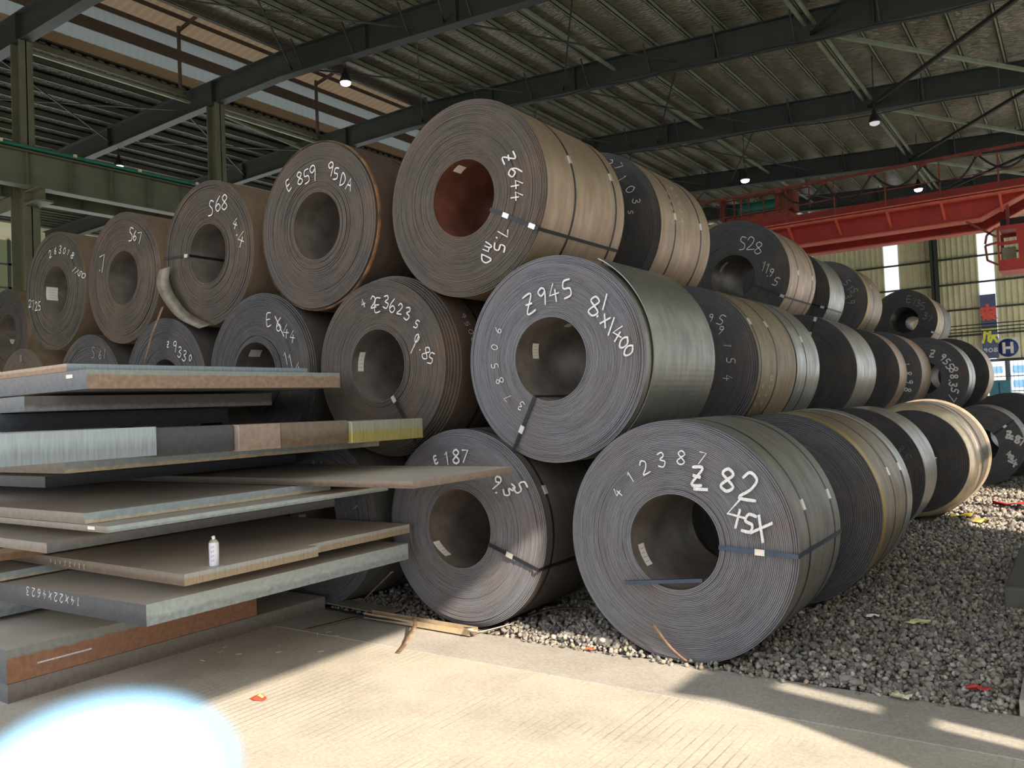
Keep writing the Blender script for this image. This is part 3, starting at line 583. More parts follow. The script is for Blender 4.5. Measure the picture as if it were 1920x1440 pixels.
# ------------------------------------------------------------------ coils
def place_chars(mk, mapper, b, width):
    for ch, u, v, hpx, rot in mk:
        pass
def coil(label, cx, cy, cz, r, w, face='grey', barrel='tan', t=0.013, n=112, straps=(0.3, 0.7), ax=None, tag=None, rin=0.36, bore=None, collar=0.0, rim=None, cone=None, seed=0, rough=0.003, seal_a=0.35):
    """lathe of individual wraps; local origin on the front face centre, +Y runs into the coil"""
    R = np.random.RandomState(seed + 11)
    o = thing('steel_coil', label, 'steel coil', (cx, cy, cz), 'hot rolled steel coils in the stack')
    o['cr'] = r; b = MB(); nw = int((r - rin) / t); t = (r - rin) / nw
    off = np.zeros(nw); acc = 0
    for i in range(nw):
        acc += R.uniform(-rough, rough); acc *= 0.86
        off[i] = acc + (R.uniform(-0.004, 0.010) if R.rand() < 0.13 else 0)
    if collar:
        for i in range(min(4, nw)): off[i] -= collar * (1 - i / 5)
    if rim:                                   # (count, set back)
        for i in range(1, rim[0] + 1): off[-i] += rim[1] * (rim[0] + 1 - i) / rim[0]
    if cone:                                  # (start fraction, total set back): telescoped outer wraps
        i0 = int(nw * cone[0])
        for i in range(i0, nw): off[i] += cone[1] * (i - i0 + 1) / (nw - i0)
    prof = []; g = min(0.0028, t * 0.22)
    for i in range(nw):
        a = rin + i * t; y = float(off[i])
        prof += [(a + g * 0.4, y + 0.0015), (a + g, y), (a + t - g, y), (a + t - g * 0.4, y + 0.0015)]
        if i < nw - 1: prof.append((a + t, max(y, float(off[i + 1])) + min(0.012, t * 0.5)))
    npf = len(prof); ph = R.rand(nw) * 6.28; kk = R.randint(1, 4, nw)
    vs = []
    for j, (rr, yy) in enumerate(prof):
        wi = min(j // 5, nw - 1)
        for k in range(n):
            a = 2 * PI * k / n; vs.append((rr * math.cos(a), yy + 0.0014 * math.sin(kk[wi] * a + ph[wi]), rr * math.sin(a)))
    fs = [(i * n + k, i * n + (k + 1) % n, (i + 1) * n + (k + 1) % n, (i + 1) * n + k) for i in range(npf - 1) for k in range(n)]
    b.add(vs, fs, 0, False)
    b.lathe([(r, off[-1]), (r, w)], n, 'y', 1); b.lathe([(r, w), (r - 0.02, w + 0.004), (rin + 0.02, w + 0.004), (rin, w)], n, 'y', 0)
    b.lathe([(rin, w), (rin, off[0])], n, 'y', 2)
    o2 = b.obj('winding', [M_face[face], M_bar[barrel], bore or M_bore], o)
    y0 = float(off[-1])
    for s in straps:
        b = MB(); yy = w * s; b.lathe([(r + 0.0005, yy - 0.014), (r + 0.003, yy - 0.014), (r + 0.003, yy + 0.014), (r + 0.0005, yy + 0.014)], n, 'y', 0, False); b.obj('hoop_strap', M_strap, o)
        a = seal_a; b = MB(); b.box((-0.004, -0.022, -0.04), (0.008, 0.022, 0.04)); q = b.obj('strap_seal', M_seal, o, loc=((r + 0.002) * math.cos(a), yy, (r + 0.002) * math.sin(a)), rot=(0, -a, 0))
    if ax is not None:
        a, bc, sealr = ax; mn = float(off.min()) - 0.006
        ca, sa_ = math.cos(a), math.sin(a); P = lambda rr, y, dv: (rr * ca - dv * sa_, y, rr * sa_ + dv * ca)
        path = [(rin - 0.004, w * 0.6), (rin - 0.004, mn), (r + 0.006, mn), (r + 0.006, w)]
        b = MB()
        for (r0, ya), (r1, yb) in zip(path[:-1], path[1:]): b.add([P(r0, ya, -0.016), P(r0, ya, 0.016), P(r1, yb, 0.016), P(r1, yb, -0.016)], [(0, 1, 2, 3)])
        ob = b.obj('bore_strap', bc, o); md = ob.modifiers.new('th', 'SOLIDIFY'); md.thickness = 0.003; md.offset = 0
        for sr in sealr:
            b = MB(); b.box((-0.035, -0.008, -0.022), (0.035, 0.0, 0.022)); b.obj('strap_seal', M_seal, o, loc=(sr * ca, mn, sr * sa_), rot=(0, -a, 0))
    if tag:
        for (u, v, hw, hh, tilt) in tag:
            d = ray(u, v); D = Vector((d.x, d.z)); O = Vector((-cx, EYE - cz)); A = D.dot(D); Bq = O.dot(D); C = O.dot(O) - (rin - 0.006) ** 2; disc = Bq * Bq - A * C
            if disc < 0: continue
            tt = (-Bq + math.sqrt(disc)) / A; x = -cx + d.x * tt; z = EYE - cz + d.z * tt; y = d.y * tt - cy
            a = math.atan2(z, x); b = MB(); rr = rin - 0.006; vs = []; fs = []
            for i in range(6):
                for j in range(2):
                    da = (i / 5 - .5) * 2 * hh / rr; dy = (j - .5) * 2 * hw + tilt * (i / 5 - .5) * hh; vs.append(((rr) * math.cos(a + da), y + dy, (rr) * math.sin(a + da)))
            for i in range(5): fs.append((2 * i, 2 * i + 1, 2 * i + 3, 2 * i + 2))
            b.add(vs, fs); pt = b.obj('paper_tag', M_paper, o)
            for q in range(4):
                b = MB(); vs = []
                for (i, j) in ((q * 0.2 - 0.30, -.34), (q * 0.2 - 0.30, .34 - 0.1 * (q % 2)), (q * 0.2 - 0.285, .34 - 0.1 * (q % 2)), (q * 0.2 - 0.285, -.34)):
                    da = i * 2 * hh / rr; dy = j * 2 * hw + tilt * i * hh; vs.append(((rr - 0.002) * math.cos(a + da), y + dy, (rr - 0.002) * math.sin(a + da)))
                b.add(vs, [(0, 1, 2, 3)]); b.obj('printed_line', M_ink, pt)
    o['ymin'] = float(off.min()); return o
def gname(ch): return 'painted_digit' if ch.isdigit() else 'painted_letter' if ch.isalpha() else 'painted_stroke'
def write(o, chars, bold=0.010, mat=None):
    """hand lettering on a coil face: chars = (glyph, u, v, height px, tilt deg or None for radial)"""
    cx, cy, cz = o.location; yy = cy + o['ymin'] - 0.006
    for ch, u, v, h, rot in chars:
        p = on_y(u, v, yy); x, z = p.x - cx, p.z - cz; sc = Vector((p.x, p.y, p.z - EYE)).dot(FW) / F_PX * h
        up = math.atan2(z, x) if rot is None else PI / 2 - math.radians(rot)
        ux, uz = math.cos(up), math.sin(up); rx, rz = uz, -ux; b = MB()
        mp = lambda X, Y, l=0: (((X - .5) * 0.72 * rx + (Y - .5) * ux) * sc, -l, ((X - .5) * 0.72 * rz + (Y - .5) * uz) * sc)
        strokes3(G[ch], mp, max(bold / sc, 0.06), b)
        b.obj(gname(ch), mat or M_chalk, o, loc=(x, o['ymin'] - 0.006, z))
def write_barrel(o, chars, bold=0.008, mat=None):
    cx, cy, cz = o.location; r = o['cr'] + 0.004
    for ch, u, v, h, rot in chars:
        d = ray(u, v); D = Vector((d.x, d.z)); O = Vector((-cx, EYE - cz)); A = D.dot(D); Bq = O.dot(D); C = O.dot(O) - r * r; disc = Bq * Bq - A * C
        if disc < 0: continue
        tt = (-Bq - math.sqrt(disc)) / A; a = math.atan2(EYE - cz + d.z * tt, -cx + d.x * tt); y = d.y * tt - cy; sc = tt / F_PX * h; b = MB()
        def mp(X, Y, l=0):
            s_, t_ = (X - .5) * 0.75 * sc, (Y - .5) * sc; c_, n_ = math.cos(rot), math.sin(rot); yy = y + s_ * c_ - t_ * n_; aa = a + (s_ * n_ + t_ * c_) / r
            return ((r + l) * math.cos(aa), yy, (r + l) * math.sin(aa))
        strokes3(G[ch], mp, max(bold / sc, 0.06), b); b.obj(gname(ch), mat or M_chalk, o)
D2 = math.radians
# ---- front faces
c3 = coil('largest front coil on gravel marked Z82, blue strap across face', -2.609, 5.81, 0.922, 0.922, 1.2, 'grey', 'grey', 0.0125, 144, (0.25, 0.85), (D2(-3), M_strapb, (0.66,)), [(1208, 1040, 0.05, 0.09, 0.0)], collar=0.02, rim=(3, 0.02), seed=1, seal_a=0.3)
write(c3, [('4', 1158, 924, 20, None), ('1', 1182, 894, 20, None), ('2', 1208, 876, 26, None), ('3', 1240, 862, 27, None), ('8', 1277, 858, 26, None), ('7', 1315, 859, 24, None)], 0.011)
write(c3, [('Z', 1307, 893, 34, 12), ('_', 1312, 903, 30, 5), ('8', 1364, 900, 42, 8), ('2', 1405, 912, 52, 15), ('4', 1380, 962, 54, 15), ('5', 1404, 982, 36, 20), ('x', 1428, 988, 50, 25)], 0.024)
c2 = coil('front coil on gravel marked E187 with sunlight on its lower edge', -4.76, 5.89, 0.906, 0.909, 1.35, 'grey', 'dark', 0.0125, 144, (0.12, 0.75), (D2(-20), M_strap, (0.60,)), [(828, 1029, 0.045, 0.085, 0.6)], collar=0.02, rim=(5, 0.05), seed=2, seal_a=0.4)
write(c2, [('E', 817, 862, 14, None), ('1', 838, 859, 24, None), ('8', 855, 856, 26, None), ('7', 871, 855, 24, None), ('9', 930, 905, 28, None), ('.', 938, 918, 26, None), ('3', 955, 919, 28, None), ('5', 975, 914, 30, None)], 0.018)
b5 = coil('second row coil marked Z945 with a loose outer sheet', -3.755, 5.98, 2.396, 0.897, 1.4, 'grey', 'steel', 0.0125, 144, (0.72, 0.94), (D2(-118), M_strap, (0.68,)), [(1004, 658, 0.05, 0.07, 0.8), (1066, 610, 0.05, 0.03, 0.2)], collar=0.015, rim=(6, 0.03), seed=3, seal_a=0.1)
write(b5, [('Z', 992, 570, 34, -12), ('9', 1017, 556, 32, -8), ('4', 1038, 549, 34, -8), ('5', 1063, 542, 34, -8), ('8', 1114, 574, 36, 15), ('.', 1124, 582, 26, 20), ('/', 1134, 566, 26, 5), ('x', 1135, 600, 26, 30), ('/', 1146, 612, 30, 10), ('4', 1158, 625, 32, 35), ('0', 1170, 642, 24, 40), ('0', 1179, 657, 24, 45)], 0.017)
write(b5, [('6', 934, 619, 15, None), ('0', 927, 651, 15, None), ('5', 928, 686, 16, None), ('8', 937, 714, 17, None), ('7', 952, 746, 16, None), ('3', 977, 761, 17, None)], 0.008)
# loose outer sheet of b5
def loose(o, y0, y1, a0, a1, l0, l1, mat, name='loose_sheet'):
    b = MB(); r = o['cr']; n = 40; vs = []; fs = []
    for i in range(n + 1):
        a = a0 + (a1 - a0) * i / n; rr = r + 0.005 + l0 + (l1 - l0) * (i / n) ** 2
        for (dr, y) in ((0, y0), (0, y1), (0.007, y1), (0.007, y0)): vs.append(((rr + dr) * math.cos(a), y, (rr + dr) * math.sin(a)))
    for i in range(n):
        for k in range(4): fs.append((4 * i + k, 4 * i + (k + 1) % 4, 4 * i + 4 + (k + 1) % 4, 4 * i + 4 + k))
    fs += [(0, 1, 2, 3), (4 * n + 3, 4 * n + 2, 4 * n + 1, 4 * n)]
    b.add(vs, fs, 0, False); return b.obj(name, mat, o)
loose(b5, 0.12, 1.45, D2(-60), D2(62), 0.0, 0.03, M_bar['steel'])
a5 = coil('large top coil marked Z644 with black strap and red rust in its bore', -4.668, 6.013, 3.968, 0.923, 1.48, 'brown', 'tan', 0.0125, 144, (0.34, 0.88), (D2(-27), M_strap, (0.55, 0.86)), [(862, 317, 0.06, 0.05, 0.5)], bore=M_borer, rim=(4, 0.03), seed=4, seal_a=0.32)
write(a5, [('Z', 954, 296, 26, 80), ('6', 966, 322, 30, 85), ('4', 969, 345, 26, 90), ('4', 969, 367, 26, 92), ('7', 943, 437, 24, 105), ('.', 938, 448, 20, 110), ('5', 936, 464, 26, 110), ('m', 917, 466, 26, 120), ('D', 910, 486, 24, 120)], 0.017)
a4 = coil('top coil with rusty rim marked E859', -6.648, 5.99, 4.026, 0.906, 1.4, 'brown', 'brown', 0.0125, 128, (0.5,), None, None, rim=(2, 0.03), seed=5)
write(a4, [('E', 541, 347, 20, -22), ('8', 562, 334, 24, -10), ('5', 575, 331, 26, -8), ('9', 587, 325, 30, -5), ('9', 620, 317, 26, 12), ('5', 630, 326, 22, 15), ('D', 643, 337, 24, 22), ('A', 655, 345, 22, 25)], 0.015)
b = MB(); b.lathe([(0.899, 0.012), (0.908, 0.016), (0.909, 0.05)], 128, 'y'); b.obj('rusty_edge', flat('orange_rust', (128, 92, 62), 0.8, 0, 0.5, 5), a4)
a3 = coil('top coil marked S68 with a black strap across its bore', -8.66, 6.05, 4.024, 0.889, 1.4, 'umber', 'tan', 0.016, 112, (0.5,), (D2(176), M_strap, (0.42,)), None, seed=6)
write(a3, [('S', 396, 390, 28, 5), ('6', 409, 382, 28, 5), ('8', 421, 379, 28, 5), ('4', 441, 419, 20, 25), ('.', 446, 432, 20, 20), ('4', 452, 448, 30, 25)], 0.015)
a2 = coil('top coil marked S67, second from the left end', -10.463, 6.0, 3.949, 0.880, 1.35, 'umber', 'tan', 0.016, 112, (0.55,), None, None, seed=7)
write(a2, [('S', 246, 439, 25, 8), ('6', 253, 442, 18, 8), ('7', 262, 446, 22, 8), ('7', 192, 494, 32, 0), ('.', 187, 500, 16, 0)], 0.014)
a1 = coil('leftmost full top coil marked 263018 with paper tag in bore', -11.582, 5.62, 3.874, 0.872, 1.3, 'shade', 'tan', 0.016, 112, (0.4,), None, [(91, 551, 0.085, 0.10, 0.0)], seed=8)
a1.location = (-12.35, 6.04, 4.0)
write(a1, [('2', 94, 476, 14, None), ('6', 104, 470, 12, None), ('3', 113, 468, 14, None), ('0', 121, 470, 12, None), ('1', 128, 473, 12, None), ('8', 136, 479, 13, None), ('1', 139, 505, 16, None), ('1', 144, 509, 15, None), ('5', 150, 513, 14, None), ('0', 157, 517, 14, None), ('2', 56, 569, 14, 0), ('7', 62, 572, 18, 0), ('2', 68, 574, 16, 0), ('5', 74, 574, 16, 0)], 0.012)
b4 = coil('second row coil marked E3623 with red-brown outer wraps', -5.729, 5.92, 2.462, 0.912, 1.45, 'brown', 'brown', 0.0125, 128, (0.38,), (D2(-58), M_strap, (0.40,)), [(677, 678, 0.04, 0.10, 0.0)], collar=0.03, cone=(0.9, 0.16), seed=9, seal_a=-0.1)
write(b4, [('4', 681, 569, 15, None), ('2', 700, 566, 22, 0), ('E', 708, 572, 26, 5), ('3', 724, 566, 24, 10), ('6', 736, 573, 26, 10), ('2', 750, 579, 20, 20), ('3', 764, 588, 24, 20), ('5', 781, 608, 16, 35), ('0', 782, 634, 16, 25), ('/', 778, 645, 34, 20), ('.', 790, 650, 16, 30), ('8', 799, 662, 24, 35), ('5', 808, 672, 22, 25)], 0.012)
write_barrel(b4, [('9', 869, 592, 15, -1.3), ('5', 876, 607, 14, -1.3), ('0', 883, 622, 14, -1.4), ('0', 888, 637, 14, -1.4)], 0.007)
b3 = coil('second row coil marked E644 behind the top plates', -7.663, 5.95, 2.492, 0.925, 1.4, 'slate', 'dark', 0.016, 112, (0.6,), None, [(479, 662, 0.08, 0.055, 0.3)], collar=0.03, rim=(3, 0.05), seed=10)
write(b3, [('E', 504, 599, 24, 0), ('6', 523, 608, 26, 8), ('4', 536, 621, 26, 10), ('4', 548, 631, 22, 12), ('/', 524, 612, 40, -45), ('1', 536, 672, 24, -15), ('1', 545, 677, 26, -15), ('.', 550, 688, 16, 0), ('4', 558, 690, 20, 10)], 0.011)
b2 = coil('second row coil marked Z9330 behind a leaning strap', -9.534, 5.98, 2.43, 0.884, 1.4, 'slate', 'dark', 0.018, 96, (0.5,), None, None, seed=11)
write(b2, [('Z', 315, 646, 10, 10), ('9', 328, 650, 20, 10), ('3', 337, 660, 20, 15), ('3', 346, 667, 20, 20), ('0', 357, 671, 12, 20)], 0.012)
b1 = coil('dark second row coil marked S61 just above the plates', -11.42, 6.0, 2.40, 0.87, 1.3, 'black', 'dark', 0.02, 96, (0.5,), None, None, seed=12)
write(b1, [('S', 175, 661, 20, 5), ('6', 188, 665, 16, 10), ('1', 196, 663, 18, 15)], 0.011, M_chalkd)
b0 = coil('leftmost low coil rising behind the plate stack edge', -13.35, 6.0, 2.36, 0.86, 1.3, 'brown', 'rust', 0.02, 96, (0.5,), None, None, seed=13)
write(b0, [('8', 39, 672, 12, 0)], 0.012, M_chalkd)
pa = on_y(14, 622, 7.9)
a0 = coil('partly hidden far left coil with a white tag in its bore', pa.x, 7.9, pa.z, 0.88, 1.3, 'black', 'rust', 0.02, 96, (0.5,), None, [(29, 641, 0.10, 0.06, 0.0)], seed=14)
c1 = coil('shadowed floor coil behind the plates marked 41', -6.75, 5.92, 0.90, 0.90, 1.4, 'grey', 'grey', 0.0125, 128, (0.5,), None, [(567, 968, 0.05, 0.02, 0)], seed=15, collar=0.03)
write(c1, [('4', 587, 866, 15, -8), ('1', 603, 870, 12, -20), ('1', 666, 951, 14, 60)], 0.008)
# ---- coils behind, bottom row
c3b = coil('floor coil behind the Z82 coil with gold band and bronze barrel', -2.45, 7.86, 0.915, 0.918, 1.5, 'dark', 'bronze', 0.016, 112, (0.42, 0.8), None, None, cone=(0.88, 0.05), seed=16)
b = MB(); b.lathe([(0.921, 1.22), (0.928, 1.22), (0.928, 1.5), (0.921, 1.5)], 112, 'y', 0, False); b.obj('bright_outer_band', M_bar['steel'], c3b)
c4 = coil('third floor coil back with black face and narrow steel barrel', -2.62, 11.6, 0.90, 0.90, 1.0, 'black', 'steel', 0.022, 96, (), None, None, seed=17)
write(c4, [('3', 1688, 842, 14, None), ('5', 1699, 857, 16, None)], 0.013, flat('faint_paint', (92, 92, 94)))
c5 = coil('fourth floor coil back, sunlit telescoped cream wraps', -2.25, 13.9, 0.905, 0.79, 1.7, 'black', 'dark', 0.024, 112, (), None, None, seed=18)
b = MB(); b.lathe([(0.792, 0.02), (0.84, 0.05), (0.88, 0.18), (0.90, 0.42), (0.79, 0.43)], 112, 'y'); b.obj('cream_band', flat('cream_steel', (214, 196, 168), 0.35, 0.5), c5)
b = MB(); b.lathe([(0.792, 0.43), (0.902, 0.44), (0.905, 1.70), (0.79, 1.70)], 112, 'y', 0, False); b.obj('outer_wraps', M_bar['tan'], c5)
for q in range(16):
    b = MB(); yy = 0.48 + q * 0.07; b.lathe([(0.905, yy), (0.912, yy), (0.912, yy + 0.022), (0.905, yy + 0.022)], 96, 'y', 0, False); b.obj('raised_wrap', M_bar['dark'] if q % 2 else M_bar['steel'], c5)
b = MB(); b.lathe([(0.906, 1.58), (0.94, 1.58), (0.94, 1.74), (0.906, 1.74)], 96, 'y', 0, False); b.obj('cream_rim', flat('cream_steel', (214, 196, 168), 0.35, 0.5), c5)
c5['cr'] = 0.912
write_barrel(c5, [('4', 1748, 776, 10, 1.6), ('8', 1768, 786, 10, 1.6), ('7', 1782, 793, 10, 1.6)], 0.016)
c6 = coil('far floor coil marked Z87 434 with black strap', -1.84, 19.2, 0.82, 0.816, 1.4, 'dark', 'grey', 0.025, 96, (0.5,), (D2(38), M_strap, (0.62,)), None, seed=19, bore=M_borer)
write(c6, [('Z', 1891, 815, 12, 15), ('c', 1897, 818, 10, 15), ('8', 1908, 824, 13, 15), ('7', 1916, 828, 14, 15), ('4', 1892, 852, 12, 20), ('3', 1896, 860, 12, 20), ('4', 1902, 868, 14, 25)], 0.045)
c7 = coil('farthest floor coil at the right edge, only its dark top showing', -1.45, 21.6, 0.93, 0.93, 1.4, 'black', 'steel', 0.03, 96, (0.5,), None, None, seed=20)
# ---- middle row
b6 = coil('middle row coil marked 59154 with rusty striped barrel', -3.70, 8.5, 2.38, 0.897, 1.45, 'dark', 'rust', 0.016, 112, (0.12, 0.5), None, None, cone=(0.9, 0.10), seed=21, seal_a=0.5)
write(b6, [('9', 1333, 596, 14, 20), ('5', 1352, 600, 20, 35), ('9', 1351, 619, 16, 40), ('1', 1364, 648, 15, 100), ('5', 1370, 676, 17, 100), ('4', 1364, 708, 17, 95)], 0.010)
write_barrel(b6, [('0', 1447, 709, 14, -1.7), ('7', 1443, 725, 12, -1.7), ('4', 1436, 741, 12, -1.8), ('2', 1428, 757, 12, -1.8), ('5', 1430, 724, 10, -1.7), ('4', 1424, 742, 10, -1.7), ('0', 1416, 758, 11, -1.8), ('0', 1405, 774, 11, -1.9)], 0.008)
b6b = coil('short middle row coil with two bright steel bands', -3.70, 10.0, 2.38, 0.90, 1.0, 'dark', 'steel', 0.022, 96, (0.4,), None, None, seed=22)
b7 = coil('middle row coil with plain black face and clipped strap on top', -3.72, 13.25, 2.38, 0.90, 1.4, 'black', 'steel', 0.022, 96, (), (D2(68), M_strap, (0.62, 0.86)), None, seed=23)
b8 = coil('thin middle row coil with pinkish edge behind the black faced coil', -3.78, 17.1, 2.37, 0.90, 0.8, 'black', 'tan', 0.024, 96, (), None, None, seed=24)
b9 = coil('middle row coil marked 1898 with cream barrel', -3.55, 18.25, 2.37, 0.89, 1.25, 'dark', 'tan', 0.024, 96, (), None, None, seed=25)
write(b9, [('1', 1700, 683, 10, 90), ('8', 1703, 700, 11, 95), ('9', 1705, 716, 11, 100), ('8', 1702, 731, 11, 105)], 0.02)
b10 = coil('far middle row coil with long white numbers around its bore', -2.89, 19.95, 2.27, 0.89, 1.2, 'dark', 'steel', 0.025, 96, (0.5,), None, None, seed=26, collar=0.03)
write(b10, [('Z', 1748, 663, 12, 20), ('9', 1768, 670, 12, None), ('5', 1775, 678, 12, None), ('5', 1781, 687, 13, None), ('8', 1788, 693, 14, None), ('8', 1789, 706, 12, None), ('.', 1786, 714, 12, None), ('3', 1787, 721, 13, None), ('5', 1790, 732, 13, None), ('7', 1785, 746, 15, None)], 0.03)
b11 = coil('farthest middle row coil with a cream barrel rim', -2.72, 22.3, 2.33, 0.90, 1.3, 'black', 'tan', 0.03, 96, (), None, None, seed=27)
# ---- top row behind
a6 = coil('top row coil marked 614297 on its striped tan barrel', -4.66, 8.33, 4.00, 0.93, 1.46, 'black', 'tan', 0.016, 128, (0.28, 0.8), None, None, rim=(2, 0.03), seed=28, seal_a=0.1)
write(a6, [('2', 1143, 305, 14, 70), ('7', 1160, 312, 16, 70), ('1', 1167, 334, 16, 70), ('0', 1182, 355, 18, 80), ('3', 1193, 377, 16, 95), ('5', 1182, 398, 10, 100)], 0.009)
write_barrel(a6, [('6', 1260, 354, 12, -1.4), ('1', 1268, 368, 11, -1.4), ('4', 1273, 381, 13, -1.4), ('2', 1277, 396, 13, -1.5), ('9', 1278, 413, 13, -1.5), ('7', 1279, 431, 13, -1.5), ('0', 1252, 362, 11, -1.4), ('9', 1256, 376, 11, -1.4), ('0', 1260, 390, 11, -1.4), ('0', 1263, 416, 12, -1.5)], 0.008)
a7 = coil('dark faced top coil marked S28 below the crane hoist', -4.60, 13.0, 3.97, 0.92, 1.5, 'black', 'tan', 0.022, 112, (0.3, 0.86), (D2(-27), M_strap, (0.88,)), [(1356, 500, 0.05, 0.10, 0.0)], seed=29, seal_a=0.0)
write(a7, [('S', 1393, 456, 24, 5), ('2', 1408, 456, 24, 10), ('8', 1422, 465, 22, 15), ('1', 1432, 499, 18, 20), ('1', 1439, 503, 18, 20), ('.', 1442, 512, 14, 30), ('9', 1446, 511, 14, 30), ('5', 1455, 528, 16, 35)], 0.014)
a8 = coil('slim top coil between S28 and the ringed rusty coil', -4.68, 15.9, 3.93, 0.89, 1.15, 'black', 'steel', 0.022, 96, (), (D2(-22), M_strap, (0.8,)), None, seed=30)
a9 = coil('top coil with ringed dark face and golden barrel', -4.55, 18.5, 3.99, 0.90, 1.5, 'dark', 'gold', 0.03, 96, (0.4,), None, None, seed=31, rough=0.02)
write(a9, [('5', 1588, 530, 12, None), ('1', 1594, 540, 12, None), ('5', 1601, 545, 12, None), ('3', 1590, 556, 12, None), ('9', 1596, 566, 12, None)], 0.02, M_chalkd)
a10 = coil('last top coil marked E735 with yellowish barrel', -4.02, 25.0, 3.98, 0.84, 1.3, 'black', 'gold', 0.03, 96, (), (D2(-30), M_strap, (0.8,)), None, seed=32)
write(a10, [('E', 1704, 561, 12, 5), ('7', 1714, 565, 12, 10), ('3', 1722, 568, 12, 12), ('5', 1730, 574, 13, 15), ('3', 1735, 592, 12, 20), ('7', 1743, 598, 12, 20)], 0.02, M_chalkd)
coil('coil behind the last top coil, seen only through its bore', -4.02, 26.4, 3.98, 0.84, 1.3, 'black', 'dark', 0.05, 64, (), None, None, rin=0.2, seed=50)
HID = [(-8.63, 5.98, 0.9, 0.9, 'floor coil hidden behind the plate stack below E644'), (-10.5, 6.0, 0.88, 0.88, 'floor coil hidden behind the plate stack below Z9330'), (-12.35, 6.0, 0.87, 0.87, 'floor coil hidden behind the plates under the top coil 263018'), (-14.3, 7.9, 0.9, 0.88, 'floor coil hidden under the far left tagged coil'),
       (-5.6, 8.4, 2.38, 0.89, 'hidden coil left of and below the 614297 coil'), (-5.58, 13.1, 2.36, 0.89, 'hidden coil left of and below the S28 coil'), (-5.58, 16.0, 2.36, 0.88, 'hidden coil left of and below the slim top coil'), (-5.5, 18.5, 2.36, 0.88, 'hidden coil left of and below the ringed top coil'),
       (-4.55, 8.4, 0.89, 0.89, 'hidden floor coil left of the gold banded coil'), (-4.55, 13.2, 0.89, 0.89, 'hidden floor coil left below the black faced coil'), (-4.6, 18.3, 0.88, 0.88, 'hidden floor coil left of and below the 1898 coil')]
for q, (x, y, z, r_, lb) in enumerate(HID): coil(lb, x, y, z, r_, 1.35, 'black', 'dark', 0.05, 64, (), None, None, seed=60 + q)
for q, (x, y, z) in enumerate(((-4.9, 24.9, 2.4), (-3.1, 24.9, 2.4), (-3.9, 24.6, 0.9), (-2.2, 24.6, 0.9))):
    coil(['far hidden support coil at left under the E735 coil', 'far hidden support coil at right under the E735 coil', 'far hidden floor coil left under the E735 coil', 'far hidden floor coil right under the E735 coil'][q], x, y, z, 0.88, 1.3, 'black', 'dark', 0.05, 64, (), None, None, seed=40 + q)

# ------------------------------------------------------------------ steel plates
def m_side(name, top, low, th=0.5, soft=0.05, amp=0.5, metal=0.15, sc=(5, 5, 10), inv=False):
    t = NT(name); tc = t.n('ShaderNodeTexCoord'); sp = t.n('ShaderNodeSeparateXYZ'); t.l(tc.outputs['Generated'], sp.inputs[0])
    nz = t.noise(t.coord(scale=sc), 1.0, 6, 0.7); m = t.n('ShaderNodeMath'); m.operation = 'MULTIPLY_ADD'; t.l(nz, m.inputs[0]); m.inputs[1].default_value = amp; t.l(sp.outputs[2], m.inputs[2])
    f = t.ramp(m.outputs[0], [(max(0, th + amp * 0.5 - soft), (0,) * 3), (min(1, th + amp * 0.5 + soft), (1,) * 3)])
    fine = t.noise(t.coord(scale=(22, 22, 22) if sc[2] > 5 else (60, 60, 5)), 1.0, 4)
    ct = t.ramp(fine, [(0.3, srgb(*[x * 0.88 for x in top])), (0.7, srgb(*top))]); cl = t.ramp(fine, [(0.3, srgb(*[x * 0.82 for x in low])), (0.7, srgb(*low))])
    t.bump(fine, 0.3, 0.003); return t.fin(t.mix(f, cl, ct), 0.5, metal)
SD = {'blue': m_side('plate_side_bluegrey', (166, 178, 180), (146, 158, 162), 0.4, 0.1), 'bluecream': m_side('plate_side_blue_cream', (168, 180, 184), (212, 196, 168), 0.30, 0.05, 0.7),
      'rust': m_side('plate_side_rust', (150, 154, 148), (166, 122, 96), 0.72, 0.04, 0.3), 'rusttop': m_side('plate_side_pale_rust', (176, 184, 178), (190, 160, 138), 0.74, 0.04, 0.3),
      'dark': m_side('plate_side_dark', (82, 86, 92), (64, 66, 72), 0.5, 0.3), 'brown': m_side('plate_side_brown', (132, 122, 110), (112, 94, 78), 0.5, 0.2),
      'grey': m_side('plate_side_grey', (112, 112, 112), (96, 100, 104), 0.5, 0.3), 'tan': m_side('plate_side_tan', (170, 150, 128), (150, 120, 92), 0.6, 0.1),
      'yellow': m_side('plate_side_yellow', (166, 166, 146), (178, 163, 98), 0.6, 0.15, 0.8, sc=(30, 30, 2)), 'cut': m_side('plate_side_flame_cut', (168, 174, 172), (168, 152, 130), 0.62, 0.08, 0.5, sc=(26, 26, 1)),
      'light': m_side('plate_side_light', (168, 182, 190), (144, 156, 166), 0.5, 0.2, sc=(60, 60, 1)), 'pinkbrown': m_side('plate_side_pinkbrown', (158, 144, 134), (150, 134, 122), 0.5, 0.3), 'greybrown': m_side('plate_side_greybrown', (140, 134, 126), (122, 112, 102), 0.5, 0.3)}
t = NT('plate_top_mill_scale'); c = t.coord(); col = t.ramp(t.noise(c, 1.1, 6, 0.62), [(0.3, srgb(172, 165, 156)), (0.55, srgb(190, 182, 172)), (0.75, srgb(204, 190, 170))])
M_ptop = t.fin(col, t.ramp(t.noise(c, 6, 4), [(0.3, (0.45,) * 3), (0.7, (0.65,) * 3)]), 0.2)
GP = 'thick steel plates in the stack'
